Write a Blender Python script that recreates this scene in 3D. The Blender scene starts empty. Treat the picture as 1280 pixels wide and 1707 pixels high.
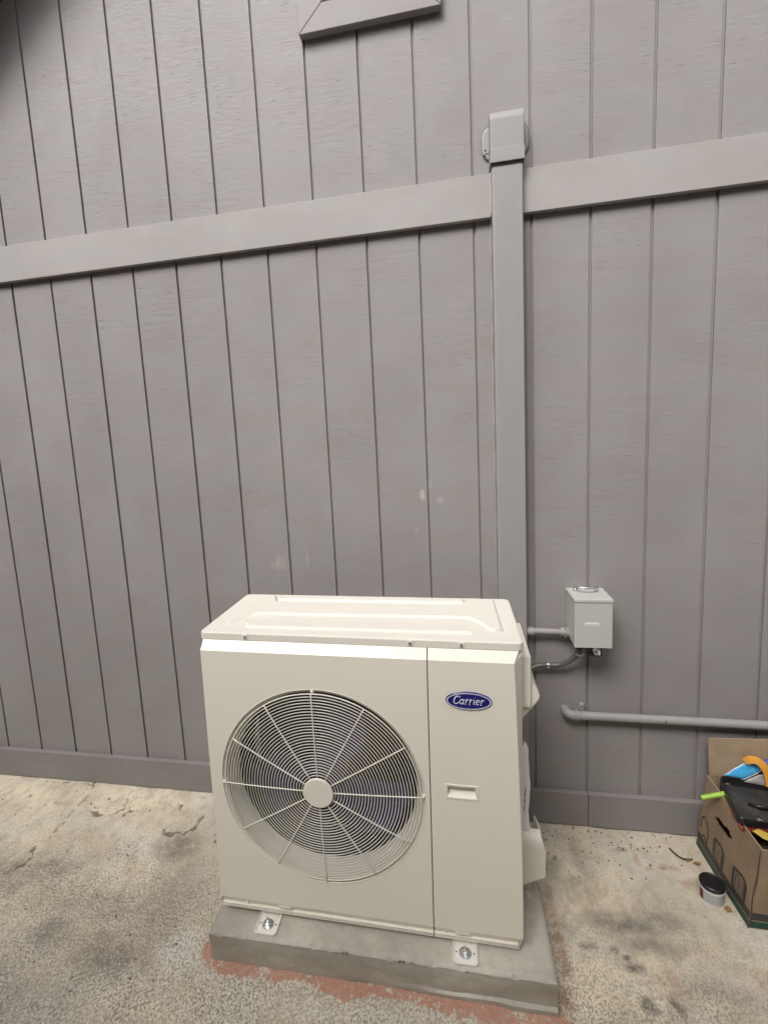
import bpy, bmesh, math, random
from mathutils import Vector, Matrix, noise
random.seed(7)
PI = math.pi
R = math.radians
C = bpy.context.scene.collection
scene = bpy.context.scene

# ------------------------------------------------------------------ camera
cam = bpy.data.cameras.new('camera'); camo = bpy.data.objects.new('camera', cam); C.objects.link(camo)
cam.sensor_fit = 'HORIZONTAL'; cam.sensor_width = 36.0
cam.lens = 823.4/1280*36
cam.shift_x = 48.17/1280; cam.shift_y = -18.6/1280
cam.clip_start = 0.02; cam.clip_end = 900
cx = Vector((0.98142616, 0.18390699, -0.05459775))
cf = Vector((-0.18961571, 0.97314629, -0.13050739))
cu = Vector((0.02913037, 0.13843595, 0.98994288))
mw = Matrix(((cx.x, cu.x, -cf.x, 0.0), (cx.y, cu.y, -cf.y, -2.0197), (cx.z, cu.z, -cf.z, 1.6703), (0, 0, 0, 1)))
camo.matrix_world = mw
scene.camera = camo

# ------------------------------------------------------------------ sky, sun, exposure
world = bpy.data.worlds.new('World'); scene.world = world; world.use_nodes = True
wn = world.node_tree.nodes; wl = world.node_tree.links; wn.clear()
SUN_EL, SUN_ROT = R(47), R(203)
sky = wn.new('ShaderNodeTexSky'); sky.sky_type = 'NISHITA'; sky.sun_disc = False
sky.sun_elevation = SUN_EL; sky.sun_rotation = SUN_ROT; sky.air_density = 1.0; sky.dust_density = 4.0; sky.ozone_density = 1.0
hs = wn.new('ShaderNodeHueSaturation'); hs.inputs['Saturation'].default_value = 0.12
bg = wn.new('ShaderNodeBackground'); bg.inputs['Strength'].default_value = 0.15
wo = wn.new('ShaderNodeOutputWorld')
wl.new(sky.outputs[0], hs.inputs['Color']); wl.new(hs.outputs[0], bg.inputs['Color']); wl.new(bg.outputs[0], wo.inputs[0])
sl = bpy.data.lights.new('sun', 'SUN'); sl.energy = 1.45; sl.angle = R(25); sl.color = (1.0, 0.95, 0.88)
so = bpy.data.objects.new('sun', sl); C.objects.link(so)
# sky rotation 0 = sun towards +Y, turning clockwise seen from above
sd = Vector((math.sin(SUN_ROT)*math.cos(SUN_EL), math.cos(SUN_ROT)*math.cos(SUN_EL), math.sin(SUN_EL)))
so.rotation_euler = sd.to_track_quat('Z', 'Y').to_euler()
scene.view_settings.view_transform = 'Standard'; scene.view_settings.look = 'None'
scene.view_settings.gamma = 1.0; scene.view_settings.use_curve_mapping = False
scene.view_settings.exposure = 0.74

# ------------------------------------------------------------------ helpers
def tag(o, label=None, cat=None, group=None, kind=None):
    for k, v in (('label', label), ('category', cat), ('group', group), ('kind', kind)):
        if v: o[k] = v
    return o

def empty(name, loc=(0, 0, 0)):
    o = bpy.data.objects.new(name, None); C.objects.link(o); o.location = loc; o.empty_display_size = .05
    return o

def obj(name, bm, mat=None, parent=None, smooth=False, angle=None):
    me = bpy.data.meshes.new(name)
    bmesh.ops.recalc_face_normals(bm, faces=bm.faces[:])
    bm.to_mesh(me); bm.free()
    if mat:
        for m in (mat if isinstance(mat, (list, tuple)) else [mat]): me.materials.append(m)
    if smooth:
        for p in me.polygons: p.use_smooth = True
        if angle is not None:
            me.set_sharp_from_angle(angle=angle)
    o = bpy.data.objects.new(name, me); C.objects.link(o)
    if smooth and angle is not None:
        wnm = o.modifiers.new('weighted_normal', 'WEIGHTED_NORMAL'); wnm.keep_sharp = True; wnm.weight = 100
    if parent: o.parent = parent
    return o

def box(bm, x0, x1, y0, y1, z0, z1, bev=0.0, seg=1, mat=0):
    t = bmesh.new()
    v = [t.verts.new((x, y, z)) for z in (z0, z1) for y in (y0, y1) for x in (x0, x1)]
    for f in ((0, 1, 3, 2), (4, 6, 7, 5), (0, 4, 5, 1), (2, 3, 7, 6), (0, 2, 6, 4), (1, 5, 7, 3)):
        t.faces.new([v[i] for i in f])
    bmesh.ops.recalc_face_normals(t, faces=t.faces[:])
    if bev > 0:
        bmesh.ops.bevel(t, geom=t.edges[:], offset=bev, segments=seg, affect='EDGES', profile=.5)
    merge(bm, t, mat)

def merge(bm, t, mat=0, M=None):
    mp = {}
    for v in t.verts: mp[v] = bm.verts.new(M @ v.co if M else v.co)
    for f in t.faces:
        try:
            g = bm.faces.new([mp[v] for v in f.verts]); g.material_index = mat; g.smooth = f.smooth
        except ValueError: pass
    t.free()

def B(x0, x1, y0, y1, z0, z1, bev=0.0, seg=1):
    bm = bmesh.new(); box(bm, x0, x1, y0, y1, z0, z1, bev, seg); return bm

def frames(pts):
    n = len(pts); out = []
    up = None
    for i in range(n):
        a = pts[max(0, i-1)]; b = pts[min(n-1, i+1)]; t = (b-a).normalized()
        if up is None:
            up = Vector((0, 0, 1)) if abs(t.z) < .9 else Vector((0, 1, 0))
        u = (up - t*up.dot(t)).normalized(); v = t.cross(u); up = u
        out.append((u, v))
    return out

def tube(bm, pts, r, seg=10, cap=True, mat=0, flat=1.0):
    pts = [Vector(p) for p in pts]; fr = frames(pts)
    rs = r if isinstance(r, (list, tuple)) else [r]*len(pts)
    rings = []
    for p, (u, v), rr in zip(pts, fr, rs):
        rings.append([bm.verts.new(p + u*math.cos(2*PI*k/seg)*rr + v*math.sin(2*PI*k/seg)*rr) for k in range(seg)])
    for a, b in zip(rings, rings[1:]):
        for k in range(seg):
            f = bm.faces.new((a[k], a[(k+1) % seg], b[(k+1) % seg], b[k])); f.smooth = True; f.material_index = mat
    if cap:
        for q in (rings[0], rings[-1]):
            try: bm.faces.new(q).material_index = mat
            except ValueError: pass

def lathe(bm, prof, axis='Z', cen=(0, 0, 0), seg=32, mat=0, smooth=True, sx=1.0, sy=1.0):
    """prof: list of (radius, height) revolved about an axis through cen"""
    cen = Vector(cen); rings = []
    for r, h in prof:
        ring = []
        for k in range(seg):
            a = 2*PI*k/seg; c, s = math.cos(a)*r*sx, math.sin(a)*r*sy
            if axis == 'Z': p = Vector((c, s, h))
            elif axis == 'Y': p = Vector((c, h, s))
            else: p = Vector((h, c, s))
            ring.append(bm.verts.new(cen+p))
        rings.append(ring)
    for a, b in zip(rings, rings[1:]):
        for k in range(seg):
            f = bm.faces.new((a[k], a[(k+1) % seg], b[(k+1) % seg], b[k])); f.material_index = mat; f.smooth = smooth
    for q, (r, h) in ((rings[0], prof[0]), (rings[-1], prof[-1])):
        if r > 1e-6:
            f = bm.faces.new(q); f.material_index = mat

def prism(bm, poly, axis, a, b, bev=0.0, seg=1, mat=0):
    """extrude a closed 2D polygon. axis 'Y': poly is (x,z); 'X': poly is (y,z); 'Z': poly is (x,y)"""
    t = bmesh.new()
    def P(p, h):
        return {'Y': (p[0], h, p[1]), 'X': (h, p[0], p[1]), 'Z': (p[0], p[1], h)}[axis]
    A = [t.verts.new(P(p, a)) for p in poly]; D = [t.verts.new(P(p, b)) for p in poly]
    t.faces.new(A); t.faces.new(D[::-1])
    for i in range(len(poly)):
        j = (i+1) % len(poly); t.faces.new((A[i], D[i], D[j], A[j]))
    bmesh.ops.recalc_face_normals(t, faces=t.faces[:])
    if bev > 0:
        es = [e for e in t.edges if len(e.link_faces) == 2 and e.calc_face_angle(0) > R(25)]
        bmesh.ops.bevel(t, geom=es, offset=bev, segments=seg, affect='EDGES', profile=.5)
    merge(bm, t, mat)

def rrect(x0, x1, y0, y1, r, n=4):
    out = []
    for cxx, cyy, a0 in ((x1-r, y1-r, 0), (x0+r, y1-r, 90), (x0+r, y0+r, 180), (x1-r, y0+r, 270)):
        for k in range(n+1):
            a = R(a0+90*k/n); out.append((cxx+r*math.cos(a), cyy+r*math.sin(a)))
    return out

# ------------------------------------------------------------------ node materials
class NT:
    def __init__(s, name, rough=.6, metal=0.0, spec=.5):
        s.m = bpy.data.materials.new(name); s.m.use_nodes = True
        s.t = s.m.node_tree; s.b = s.t.nodes['Principled BSDF']
        s.b.inputs['Roughness'].default_value = rough; s.b.inputs['Metallic'].default_value = metal
        s.b.inputs['Specular IOR Level'].default_value = spec
        g = s.t.nodes.new('ShaderNodeNewGeometry'); s.pos = g.outputs['Position']; s.nrm = g.outputs['Normal']
        s.rnd = s.t.nodes.new('ShaderNodeObjectInfo').outputs['Random']
    def put(s, sock, v):
        if isinstance(v, bpy.types.NodeSocket): s.t.links.new(v, sock)
        elif v is not None:
            if sock.type == 'RGBA' and len(v) == 3: v = (*v, 1)
            sock.default_value = v
    def math(s, op, a, b=None, c=None, clamp=False):
        n = s.t.nodes.new('ShaderNodeMath'); n.operation = op; n.use_clamp = clamp
        s.put(n.inputs[0], a); s.put(n.inputs[1], b); s.put(n.inputs[2], c); return n.outputs[0]
    def vec(s, scale=(1, 1, 1), loc=(0, 0, 0), rot=(0, 0, 0), src=None):
        n = s.t.nodes.new('ShaderNodeMapping'); s.put(n.inputs['Vector'], src or s.pos)
        n.inputs['Scale'].default_value = scale; n.inputs['Location'].default_value = loc; n.inputs['Rotation'].default_value = rot
        return n.outputs[0]
    def noise(s, scale, detail=3, rough=.55, vec=None, dist=0.0):
        n = s.t.nodes.new('ShaderNodeTexNoise'); s.put(n.inputs['Vector'], vec or s.pos)
        n.inputs['Scale'].default_value = scale; n.inputs['Detail'].default_value = detail
        n.inputs['Roughness'].default_value = rough; n.inputs['Distortion'].default_value = dist
        return n.outputs['Fac']
    def voro(s, scale, vec=None, feature='F1', out='Distance', rnd=1.0):
        n = s.t.nodes.new('ShaderNodeTexVoronoi'); n.feature = feature; s.put(n.inputs['Vector'], vec or s.pos)
        n.inputs['Scale'].default_value = scale; n.inputs['Randomness'].default_value = rnd
        return n.outputs[out]
    def ramp(s, f, lo, hi, a=0.0, b=1.0, smooth=True):
        n = s.t.nodes.new('ShaderNodeMapRange'); n.interpolation_type = 'SMOOTHSTEP' if smooth else 'LINEAR'
        s.put(n.inputs['Value'], f)
        for k, v in (('From Min', lo), ('From Max', hi), ('To Min', a), ('To Max', b)): s.put(n.inputs[k], v)
        return n.outputs[0]
    def mix(s, f, a, b, mode='MIX'):
        n = s.t.nodes.new('ShaderNodeMix'); n.data_type = 'RGBA'; n.blend_type = mode
        s.put(n.inputs[0], f); s.put(n.inputs[6], a); s.put(n.inputs[7], b); return n.outputs[2]
    def attr(s, name):
        n = s.t.nodes.new('ShaderNodeAttribute'); n.attribute_name = name; return n.outputs['Fac']
    def col(s, c): s.put(s.b.inputs['Base Color'], c); return s
    def rough(s, v): s.put(s.b.inputs['Roughness'], v); return s
    def bump(s, h, strength=.5, dist=.002):
        n = s.t.nodes.new('ShaderNodeBump'); s.put(n.inputs['Height'], h)
        n.inputs['Strength'].default_value = strength; n.inputs['Distance'].default_value = dist
        prev = getattr(s, '_bn', None)
        if prev is not None: s.t.links.new(prev, n.inputs['Normal'])
        s._bn = n.outputs[0]
        for l in list(s.b.inputs['Normal'].links): s.t.links.remove(l)
        s.t.links.new(n.outputs[0], s.b.inputs['Normal']); return s

def simple(name, c, rough=.5, metal=0.0, var=.06, nscale=30, bump=.08, spec=.5):
    m = NT(name, rough, metal, spec)
    f = m.noise(nscale, 4)
    lo = tuple(max(0, v*(1-var)) for v in c); hi = tuple(v*(1+var) for v in c)
    m.col(m.mix(f, lo, hi)); m.rough(m.ramp(m.noise(nscale*2.3, 3), .3, .7, rough-.06, rough+.08))
    if bump: m.bump(m.noise(nscale*12, 2), bump, .0006)
    return m.m

WALL = (.270, .256, .254)
def siding_mat(name, grain=True, WALL=WALL):
    m = NT(name, .55, 0, .35)
    big = m.noise(2.3, 3); tint = m.noise(5.0, 2, vec=m.vec((1, 1, 2.2), (3, 1, 7)))
    c = m.mix(m.ramp(big, .3, .7), tuple(v*.94 for v in WALL), tuple(v*1.05 for v in WALL))
    c = m.mix(m.ramp(tint, .42, .62), c, m.mix(1.0, c, (1.0, .955, .95), 'MULTIPLY'))
    c = m.mix(m.math('MULTIPLY', m.rnd, .5), c, m.mix(1.0, c, (.94, .94, .94), 'MULTIPLY'))
    fine = m.noise(1.0, 5, .65, vec=m.vec((26, 26, 190)))
    region = m.ramp(m.noise(3.1, 2, vec=m.vec((1, 1, 1.0), (9, 2, 4))), .38, .62)
    # splits in the rough sawn face: short dark horizontal lines
    crk = m.noise(1.0, 2, .5, vec=m.vec((17, 17, 330), (1, 5, 2)))
    crm = m.math('MULTIPLY', m.ramp(crk, .655, .72), m.ramp(region, .2, .8), clamp=True)
    if grain:
        c = m.mix(m.math('MULTIPLY', crm, .5), c, (.14, .125, .12))
        c = m.mix(m.math('MULTIPLY', m.ramp(fine, .35, .75), .16), c, tuple(v*.8 for v in WALL))
    # pale scuffs where something rubbed the paint
    pat = m.noise(38, 4, .7, vec=m.vec((1, 1, .55)))
    for (x, z, a, b, s) in ((-.112, 1.42, .012, .035, .75), (-.14, 1.268, .012, .022, .7), (-.75, 1.13, .05, .035, .35), (-.62, 1.155, .008, .045, .35),
                            (-.04, 1.39, .022, .02, .35), (-.085, 1.46, .02, .03, .25)):
        v = m.vec((1/a, .0001, 1/b), (-x/a, 0, -z/b))
        n = m.t.nodes.new('ShaderNodeVectorMath'); n.operation = 'LENGTH'; m.put(n.inputs[0], v)
        d = m.math('ADD', n.outputs['Value'], m.math('MULTIPLY', m.math('SUBTRACT', pat, .5), 3.2))
        c = m.mix(m.ramp(d, .9, .15, 0, s*.55), c, (.62, .58, .55))
    # grime and splash dust towards the ground, specks of old primer
    sp = m.voro(34, feature='F1'); spk = m.math('MULTIPLY', m.ramp(sp, .07, .04), m.ramp(m.noise(5, 2), .55, .62))
    c = m.mix(m.math('MULTIPLY', spk, .5), c, (.55, .52, .5))
    m.col(c); m.rough(m.ramp(fine, .3, .7, .48, .64))
    if grain:
        m.bump(fine, .38, .0020)
        m.bump(m.math('MULTIPLY', m.noise(1, 3, .6, vec=m.vec((7, 7, 60))), m.math('ADD', region, .3)), .22, .004)
        m.bump(m.math('SUBTRACT', 1.0, crm), .6, .002)
    else:
        m.bump(m.noise(1, 4, .6, vec=m.vec((10, 60, 60))), .18, .0015)
        m.bump(m.noise(160, 2), .12, .0006)
    return m.m

M_siding = siding_mat('siding_paint')
M_trim = siding_mat('trim_paint', False)
M_belt = siding_mat('fresh_trim_paint', False, (.338, .320, .315))
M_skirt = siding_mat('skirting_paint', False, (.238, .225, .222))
M_wallpaint = simple('painted_metal_grey', (.290, .276, .272), .42, var=.05, nscale=14, bump=.1)
M_caulk = simple('painted_caulk', (.35, .335, .325), .5, var=.08, nscale=60, bump=.3)
M_beige = simple('beige_powder_coat', (.83, .785, .685), .34, var=.012, nscale=4, bump=.05, spec=.45)
M_beige2 = simple('beige_plastic', (.82, .78, .69), .42, var=.012, nscale=6, bump=.05)
M_lid = simple('cream_lid_paint', (.775, .742, .67), .36, var=.015, nscale=5, bump=.05)
M_wire = simple('grille_coating', (.80, .765, .68), .38, var=.02, nscale=9, bump=0)
M_black = simple('black_plastic', (.012, .012, .014), .32, var=.2, nscale=20, bump=.05)
M_blade = simple('navy_fan_plastic', (.020, .025, .095), .48, var=.15, nscale=10, bump=.05)
M_fin = simple('coil_fins', (.016, .017, .022), .6, .0, var=.2, nscale=60, bump=.1)
M_gap = simple('dark_gap', (.03, .027, .025), .9, var=.1, nscale=40, bump=.1)
M_zinc = simple('galvanised_steel', (.62, .64, .66), .24, .95, var=.15, nscale=90, bump=.15)
M_boxgrey = simple('disconnect_grey', (.47, .465, .435), .42, .0, var=.04, nscale=16, bump=.08)
M_white = simple('white_vinyl', (.88, .87, .85), .5, var=.03, nscale=30, bump=.2)
M_label = simple('white_label', (.82, .81, .78), .4, var=.02, nscale=30, bump=0)
M_ink = simple('black_ink', (.02, .02, .02), .5, var=.1, nscale=30, bump=0)
M_greyink = simple('grey_ink', (.35, .35, .35), .5, var=.1, nscale=30, bump=0)
M_whip = simple('dark_grey_whip', (.095, .09, .088), .33, var=.15, nscale=40, bump=.1)
M_navy = simple('badge_navy', (.012, .012, .17), .22, var=.05, nscale=20, bump=0)
M_silver = simple('badge_silver', (.80, .80, .84), .35, .0, var=.05, nscale=30, bump=0)
M_copper = simple('copper', (.72, .38, .2), .3, .9, var=.1, nscale=40, bump=.1)
M_yellow = simple('yellow_plastic', (.52, .37, .06), .4, var=.06, nscale=30)
M_blue = simple('sky_blue_film', (.07, .40, .74), .28, var=.12, nscale=22, bump=.2)
M_purple = simple('violet_blue_fabric', (.07, .09, .30), .5, var=.1, nscale=26, bump=.2)
M_orange = simple('orange_webbing', (.74, .33, .04), .6, var=.1, nscale=60, bump=.35)
M_red = simple('dark_red_card', (.15, .018, .012), .5, var=.15, nscale=30)
M_redor = simple('orange_red_card', (.50, .11, .04), .5, var=.1, nscale=30)
M_lime = simple('lime_plastic', (.33, .56, .07), .35, var=.05, nscale=30)
M_jar = simple('white_jar', (.74, .73, .72), .35, var=.03, nscale=30, bump=.05)
M_jarlabel = simple('grey_jar_label', (.50, .50, .50), .4, var=.08, nscale=120, bump=0)
M_green = simple('green_print', (.010, .065, .048), .55, var=.12, nscale=40, bump=.1)
M_darkprint = simple('charcoal_print', (.045, .043, .042), .6, var=.2, nscale=60, bump=.1)
M_leaf = simple('dry_leaf', (.30, .16, .06), .7, var=.3, nscale=90, bump=.3)
M_roof = simple('roof_fascia_paint', (.10, .09, .085), .6, var=.1, nscale=10)

# scratched dusty black plastic
m = NT('dusty_black_plastic', .45)
d = m.noise(11, 5, .7); s2 = m.noise(70, 3, .7)
c = m.mix(m.ramp(d, .35, .75), (.028, .025, .023), (.075, .068, .062))
spk = m.math('MULTIPLY', m.ramp(m.voro(95), .16, .08), m.ramp(m.noise(16, 2), .5, .6))
m.col(m.mix(spk, c, (.5, .47, .43))); m.rough(m.ramp(s2, .3, .7, .35, .6)); m.bump(s2, .2, .001)
M_dusty = m.m

# corrugated cardboard
m = NT('cardboard', .8, 0, .2)
f = m.noise(9, 4, .6); fl = m.noise(1, 2, vec=m.vec((300, 300, 6)))
c = m.mix(m.ramp(f, .3, .7), (.27, .195, .128), (.34, .25, .168))
c = m.mix(m.math('MULTIPLY', m.ramp(fl, .4, .7), .18), c, (.19, .13, .08))
m.col(c); m.bump(fl, .12, .001); m.bump(m.noise(25, 3), .25, .003)
M_card = m.m
M_cardedge = simple('cardboard_edge', (.36, .27, .19), .85, var=.2, nscale=200, bump=.4)

# cast cement pad
m = NT('pad_cement', .8, 0, .25)
f = m.noise(4.5, 5, .62); g = m.noise(45, 4, .6)
c = m.mix(m.ramp(f, .3, .72), (.36, .335, .285), (.54, .508, .44))
c = m.mix(m.math('MULTIPLY', m.ramp(g, .45, .7), .3), c, (.28, .26, .22))
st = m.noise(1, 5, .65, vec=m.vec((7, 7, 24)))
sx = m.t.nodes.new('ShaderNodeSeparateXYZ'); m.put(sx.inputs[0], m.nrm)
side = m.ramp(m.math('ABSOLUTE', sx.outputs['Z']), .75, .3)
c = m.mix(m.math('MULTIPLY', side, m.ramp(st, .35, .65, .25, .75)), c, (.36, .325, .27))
# dried paste smears on the pad
for (x, y, a, b) in ((.226, -.41, .013, .055), (.222, -.47, .012, .02)):
    v = m.vec((1/a, 1/b, .001), (-x/a, -y/b, 0))
    n = m.t.nodes.new('ShaderNodeVectorMath'); n.operation = 'LENGTH'; m.put(n.inputs[0], v)
    dd = m.math('ADD', n.outputs['Value'], m.math('MULTIPLY', m.math('SUBTRACT', m.noise(70, 3), .5), 3.5))
    c = m.mix(m.ramp(dd, 1.0, .3, 0, .8), c, (.62, .60, .57))
holes = m.ramp(m.voro(42), .05, .025)
c = m.mix(m.math('MULTIPLY', holes, .7), c, (.10, .09, .08))
m.col(c); m.bump(g, .25, .002); m.bump(st, .2, .003); m.bump(m.math('SUBTRACT', 1.0, holes), .5, .003)
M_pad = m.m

# exposed aggregate concrete
m = NT('worn_concrete', .85, 0, .2)
v2 = m.vec((1, 1, 0.001))
big = m.noise(1.7, 4, .6, vec=v2, dist=.6); mid = m.noise(6.5, 4, .6, vec=v2); stk = m.noise(1, 4, .6, vec=m.vec((9, 3, .001), (2, 1, 0), (0, 0, R(35))))
smooth = m.attr('smooth'); warm = m.attr('warm'); dark = m.attr('dark'); redm = m.attr('red'); crack = m.attr('crack'); pale = m.attr('pale'); rust = m.attr('rust')
c = m.mix(m.ramp(big, .35, .68), (.49, .447, .37), (.70, .645, .555))
c = m.mix(m.math('MULTIPLY', m.ramp(mid, .38, .66), .55), c, (.58, .51, .39))
c = m.mix(m.math('MULTIPLY', warm, m.ramp(stk, .3, .6, .5, 1.0), clamp=True), c, (.78, .675, .50))
tan = m.noise(3.3, 4, .62, vec=v2, dist=.8)
c = m.mix(m.math('MULTIPLY', m.ramp(tan, .48, .64), .5), c, (.50, .42, .30))
mot = m.noise(24, 4, .68, vec=m.vec((1, .6, .001), (4, 2, 0), (0, 0, R(-35))))
c = m.mix(m.math('MULTIPLY', m.ramp(mot, .46, .62), .42), c, (.37, .325, .255))
c = m.mix(m.math('MULTIPLY', pale, .75), c, (.62, .59, .53))
c = m.mix(m.math('MULTIPLY', dark, m.ramp(m.noise(22, 4, .65, vec=v2), .25, .6, .3, 1.0)), c, (.16, .145, .125))
c = m.mix(m.math('MULTIPLY', rust, m.ramp(m.noise(30, 4, .65, vec=v2), .35, .6, .1, .9)), c, (.37, .205, .12))
# aggregate speckle
spa = m.voro(98, vec=v2, out='Color'); sps = m.t.nodes.new('ShaderNodeSeparateColor'); m.put(sps.inputs[0], spa)
vs = m.vec((1, .72, .001), (0, 0, 0), (0, 0, R(-20))); grain = m.noise(165, 2, .6, vec=vs, dist=.2); grain2 = m.noise(78, 4, .7, vec=vs)
amt = m.math('SUBTRACT', 1.0, m.math('MULTIPLY', smooth, .82), clamp=True)
dk = m.math('MULTIPLY', m.ramp(m.math('ADD', m.math('MULTIPLY', grain, .75), m.math('MULTIPLY', grain2, .25)),   .495, .545), amt)
c = m.mix(m.math('MULTIPLY', dk, m.ramp(mid, .3, .65, .80, .45)), c, (.17, .148, .115))
lt = m.math('MULTIPLY', m.ramp(sps.outputs[0], .72, .9), amt)
lt2 = m.math('MULTIPLY', m.ramp(m.math('ADD', m.math('MULTIPLY', grain, .75), m.math('MULTIPLY', grain2, .25)), .46, .36), amt)
c = m.mix(m.math('MULTIPLY', lt2, .4), c, (.80, .74, .63))
rdn = m.math('ADD', m.math('SUBTRACT', redm, m.ramp(m.noise(17, 3, .6, vec=v2), .50, .68, 0, .38)), m.math('MULTIPLY', m.math('SUBTRACT', grain2, .5), 2.6))
c = m.mix(m.math('MULTIPLY', m.ramp(rdn, .34, .62), m.ramp(grain, .40, .60, .98, .35)), c, (.46, .19, .125))
pits = m.math('MULTIPLY', m.ramp(m.voro(21, vec=v2), .11, .06), m.ramp(mid, .5, .62))
c = m.mix(m.math('MULTIPLY', pits, .6), c, (.13, .115, .10))
ck = m.math('ADD', crack, m.math('MULTIPLY', m.math('SUBTRACT', m.noise(70, 4, .7, vec=v2), .5), 1.5))
c = m.mix(m.ramp(ck, .45, .95, 0, .80), c, (.11, .088, .06))
rough_p = m.ramp(m.noise(48, 4, .7, vec=v2), .56, .66)
c = m.mix(m.math('MULTIPLY', m.math('MULTIPLY', m.attr('spall'), rough_p), .7), c, (.16, .13, .095))
m.col(c)
m.bump(m.math('MULTIPLY', grain, amt), .5, .003); m.bump(grain2, .35, .004); m.bump(m.noise(30, 4, .6, vec=v2), .3, .006)
M_ground = m.m

# ------------------------------------------------------------------ ground sheet
def seg_d(px, py, pl):
    best = 9
    for (ax, ay), (bx, by) in zip(pl, pl[1:]):
        dx, dy = bx-ax, by-ay; L2 = dx*dx+dy*dy
        t = max(0, min(1, ((px-ax)*dx+(py-ay)*dy)/L2)) if L2 else 0
        d = math.hypot(px-ax-t*dx, py-ay-t*dy)
        if d < best: best = d
    return best
CR = [([(-1.805, -.022), (-1.79, -.085), (-1.781, -.145), (-1.776, -.202), (-1.763, -.309), (-1.786, -.417), (-1.766, -.484), (-1.793, -.558)], .010),
      ([(-1.569, -.059), (-1.56, -.11), (-1.555, -.157), (-1.58, -.208), (-1.647, -.224), (-1.68, -.19)], .012),
      ([(-1.518, -.152), (-1.511, -.196)], .014),
      ([(-1.131, -.161), (-1.136, -.225), (-1.177, -.279), (-1.254, -.279), (-1.27, -.25)], .011),
      ([(-1.30, -.10), (-1.26, -.13)], .008), ([(-2.05, -.05), (-1.9, -.04), (-1.8, -.05)], .006)]
RED = [(-.86, -.722), (-.84, -.75), (-.79, -.775), (-.74, -.785), (-.662, -.775), (-.589, -.785), (-.508, -.762), (-.425, -.785), (-.363, -.80), (-.277, -.772), (-.15, -.775), (-.028, -.795), (.09, -.80), (.22, -.79), (.295, -.782)]
def red_edge(x):
    for (a, b), (c_, d_) in zip(RED, RED[1:]):
        if a <= x <= c_: return b+(d_-b)*(x-a)/(c_-a)
    return 9
BL = {'dark': [(.53, -.44, .11, .035, .8), (.60, -.50, .10, .03, .6), (.42, -.33, .04, .05, .4), (.45, -.20, .03, .09, .45), (-1.16, -.34, .09, .06, .75), (-1.1, -.55, .10, .16, .4), (-1.15, -.78, .14, .06, .65),
               (-1.9, -.55, .25, .1, .5), (-1.55, -.95, .35, .12, .5), (.518, -.582, .020, .020, 1.05), (.475, -.524, .014, .012, 1.0), (.389, -.527, .022, .013, 1.0), (.525, -.679, .014, .022, 1.05), (.599, -.668, .016, .024, 1.05), (.504, -.548, .011, .010, 1.4),
               (-1.35, -.62, .3, .05, .35), (-1.62, -.50, .10, .04, .5), (-1.42, -.74, .08, .05, .6), (-1.75, -.78, .12, .05, .5), (-1.02, -.66, .05, .10, .35), (-2.1, -.42, .12, .05, .5), (.33, -.25, .05, .04, .4), (.66, -.42, .07, .025, .5), (.34, -.47, .03, .03, .5), (.62, -.13, .018, .008, .9), (.36, -.20, .008, .012, .9), (-.3, -1.0, .3, .08, .3), (.75, -.62, .14, .03, .35)],
      'warm': [(-1.25, -.48, .16, .06, .6), (-1.6, -.86, .2, .07, .5), (-1.0, -.92, .2, .06, .35), (.55, -.36, .09, .06, .6), (.70, -.50, .09, .06, .6), (.36, -.60, .04, .10, .5), (-1.95, -.30, .35, .22, .9), (-1.5, -.15, .3, .12, .8), (.46, -.28, .13, .14, .9), (.40, -.40, .1, .1, .7), (.40, -.66, .15, .10, .9), (.60, -.60, .16, .10, .6), (-1.55, -.62, .2, .12, .5), (-2.2, -.15, .3, .12, .9), (.9, -.6, .12, .08, .4)],
      'pale': [(-1.7, -.26, .25, .06, .45), (-.93, -.72, .09, .07, .95), (-.80, -.80, .05, .02, .6), (.802, -.235, .03, .02, .3), (.53, -.285, .02, .014, .9), (-2.2, -.35, .35, .10, .5), (-.3, -.83, .25, .03, .5), (.46, -.225, .06, .035, .6), (.70, -.18, .12, .07, .35), (.80, -.60, .1, .05, .4), (-1.3, -.9, .4, .1, .25)],
      'spall': [(-1.58, -.13, .16, .07, .9), (-1.40, -.10, .12, .05, .7), (-1.17, -.22, .10, .06, .8), (-1.80, -.10, .05, .08, .6), (-2.1, -.2, .2, .05, .35), (.45, -.12, .12, .05, .5), (.62, -.10, .15, .05, .5), (.83, -.12, .05, .04, .7), (.90, -.33, .02, .03, .7)],
      'rust': [(.74, -.20, .055, .012, .9), (.80, -.25, .03, .02, .5), (.66, -.16, .012, .035, .6), (.60, -.62, .05, .04, .4), (.30, -.55, .018, .16, .9), (.28, -.72, .03, .05, .9), (.88, -.56, .04, .03, .7), (.29, -.42, .02, .08, .5), (-1.62, -.33, .05, .03, .3)]}
def axis_coords(lo, hi, step, far):
    n = round((hi-lo)/step); c_ = [lo+i*step for i in range(n+1)]
    s_ = step; a, b = lo, hi; L_, H_ = [], []
    while a > -far or b < far:
        s_ *= 1.35
        if a > -far: a -= s_; L_.append(a)
        if b < far: b += s_; H_.append(b)
    return L_[::-1]+c_+H_
xs = axis_coords(-2.75, 1.25, .0075, 300); ys = axis_coords(-1.12, .02, .0075, 300)
verts, A = [], {k: [] for k in ('smooth', 'warm', 'dark', 'red', 'crack', 'pale', 'rust', 'spall')}
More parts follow.
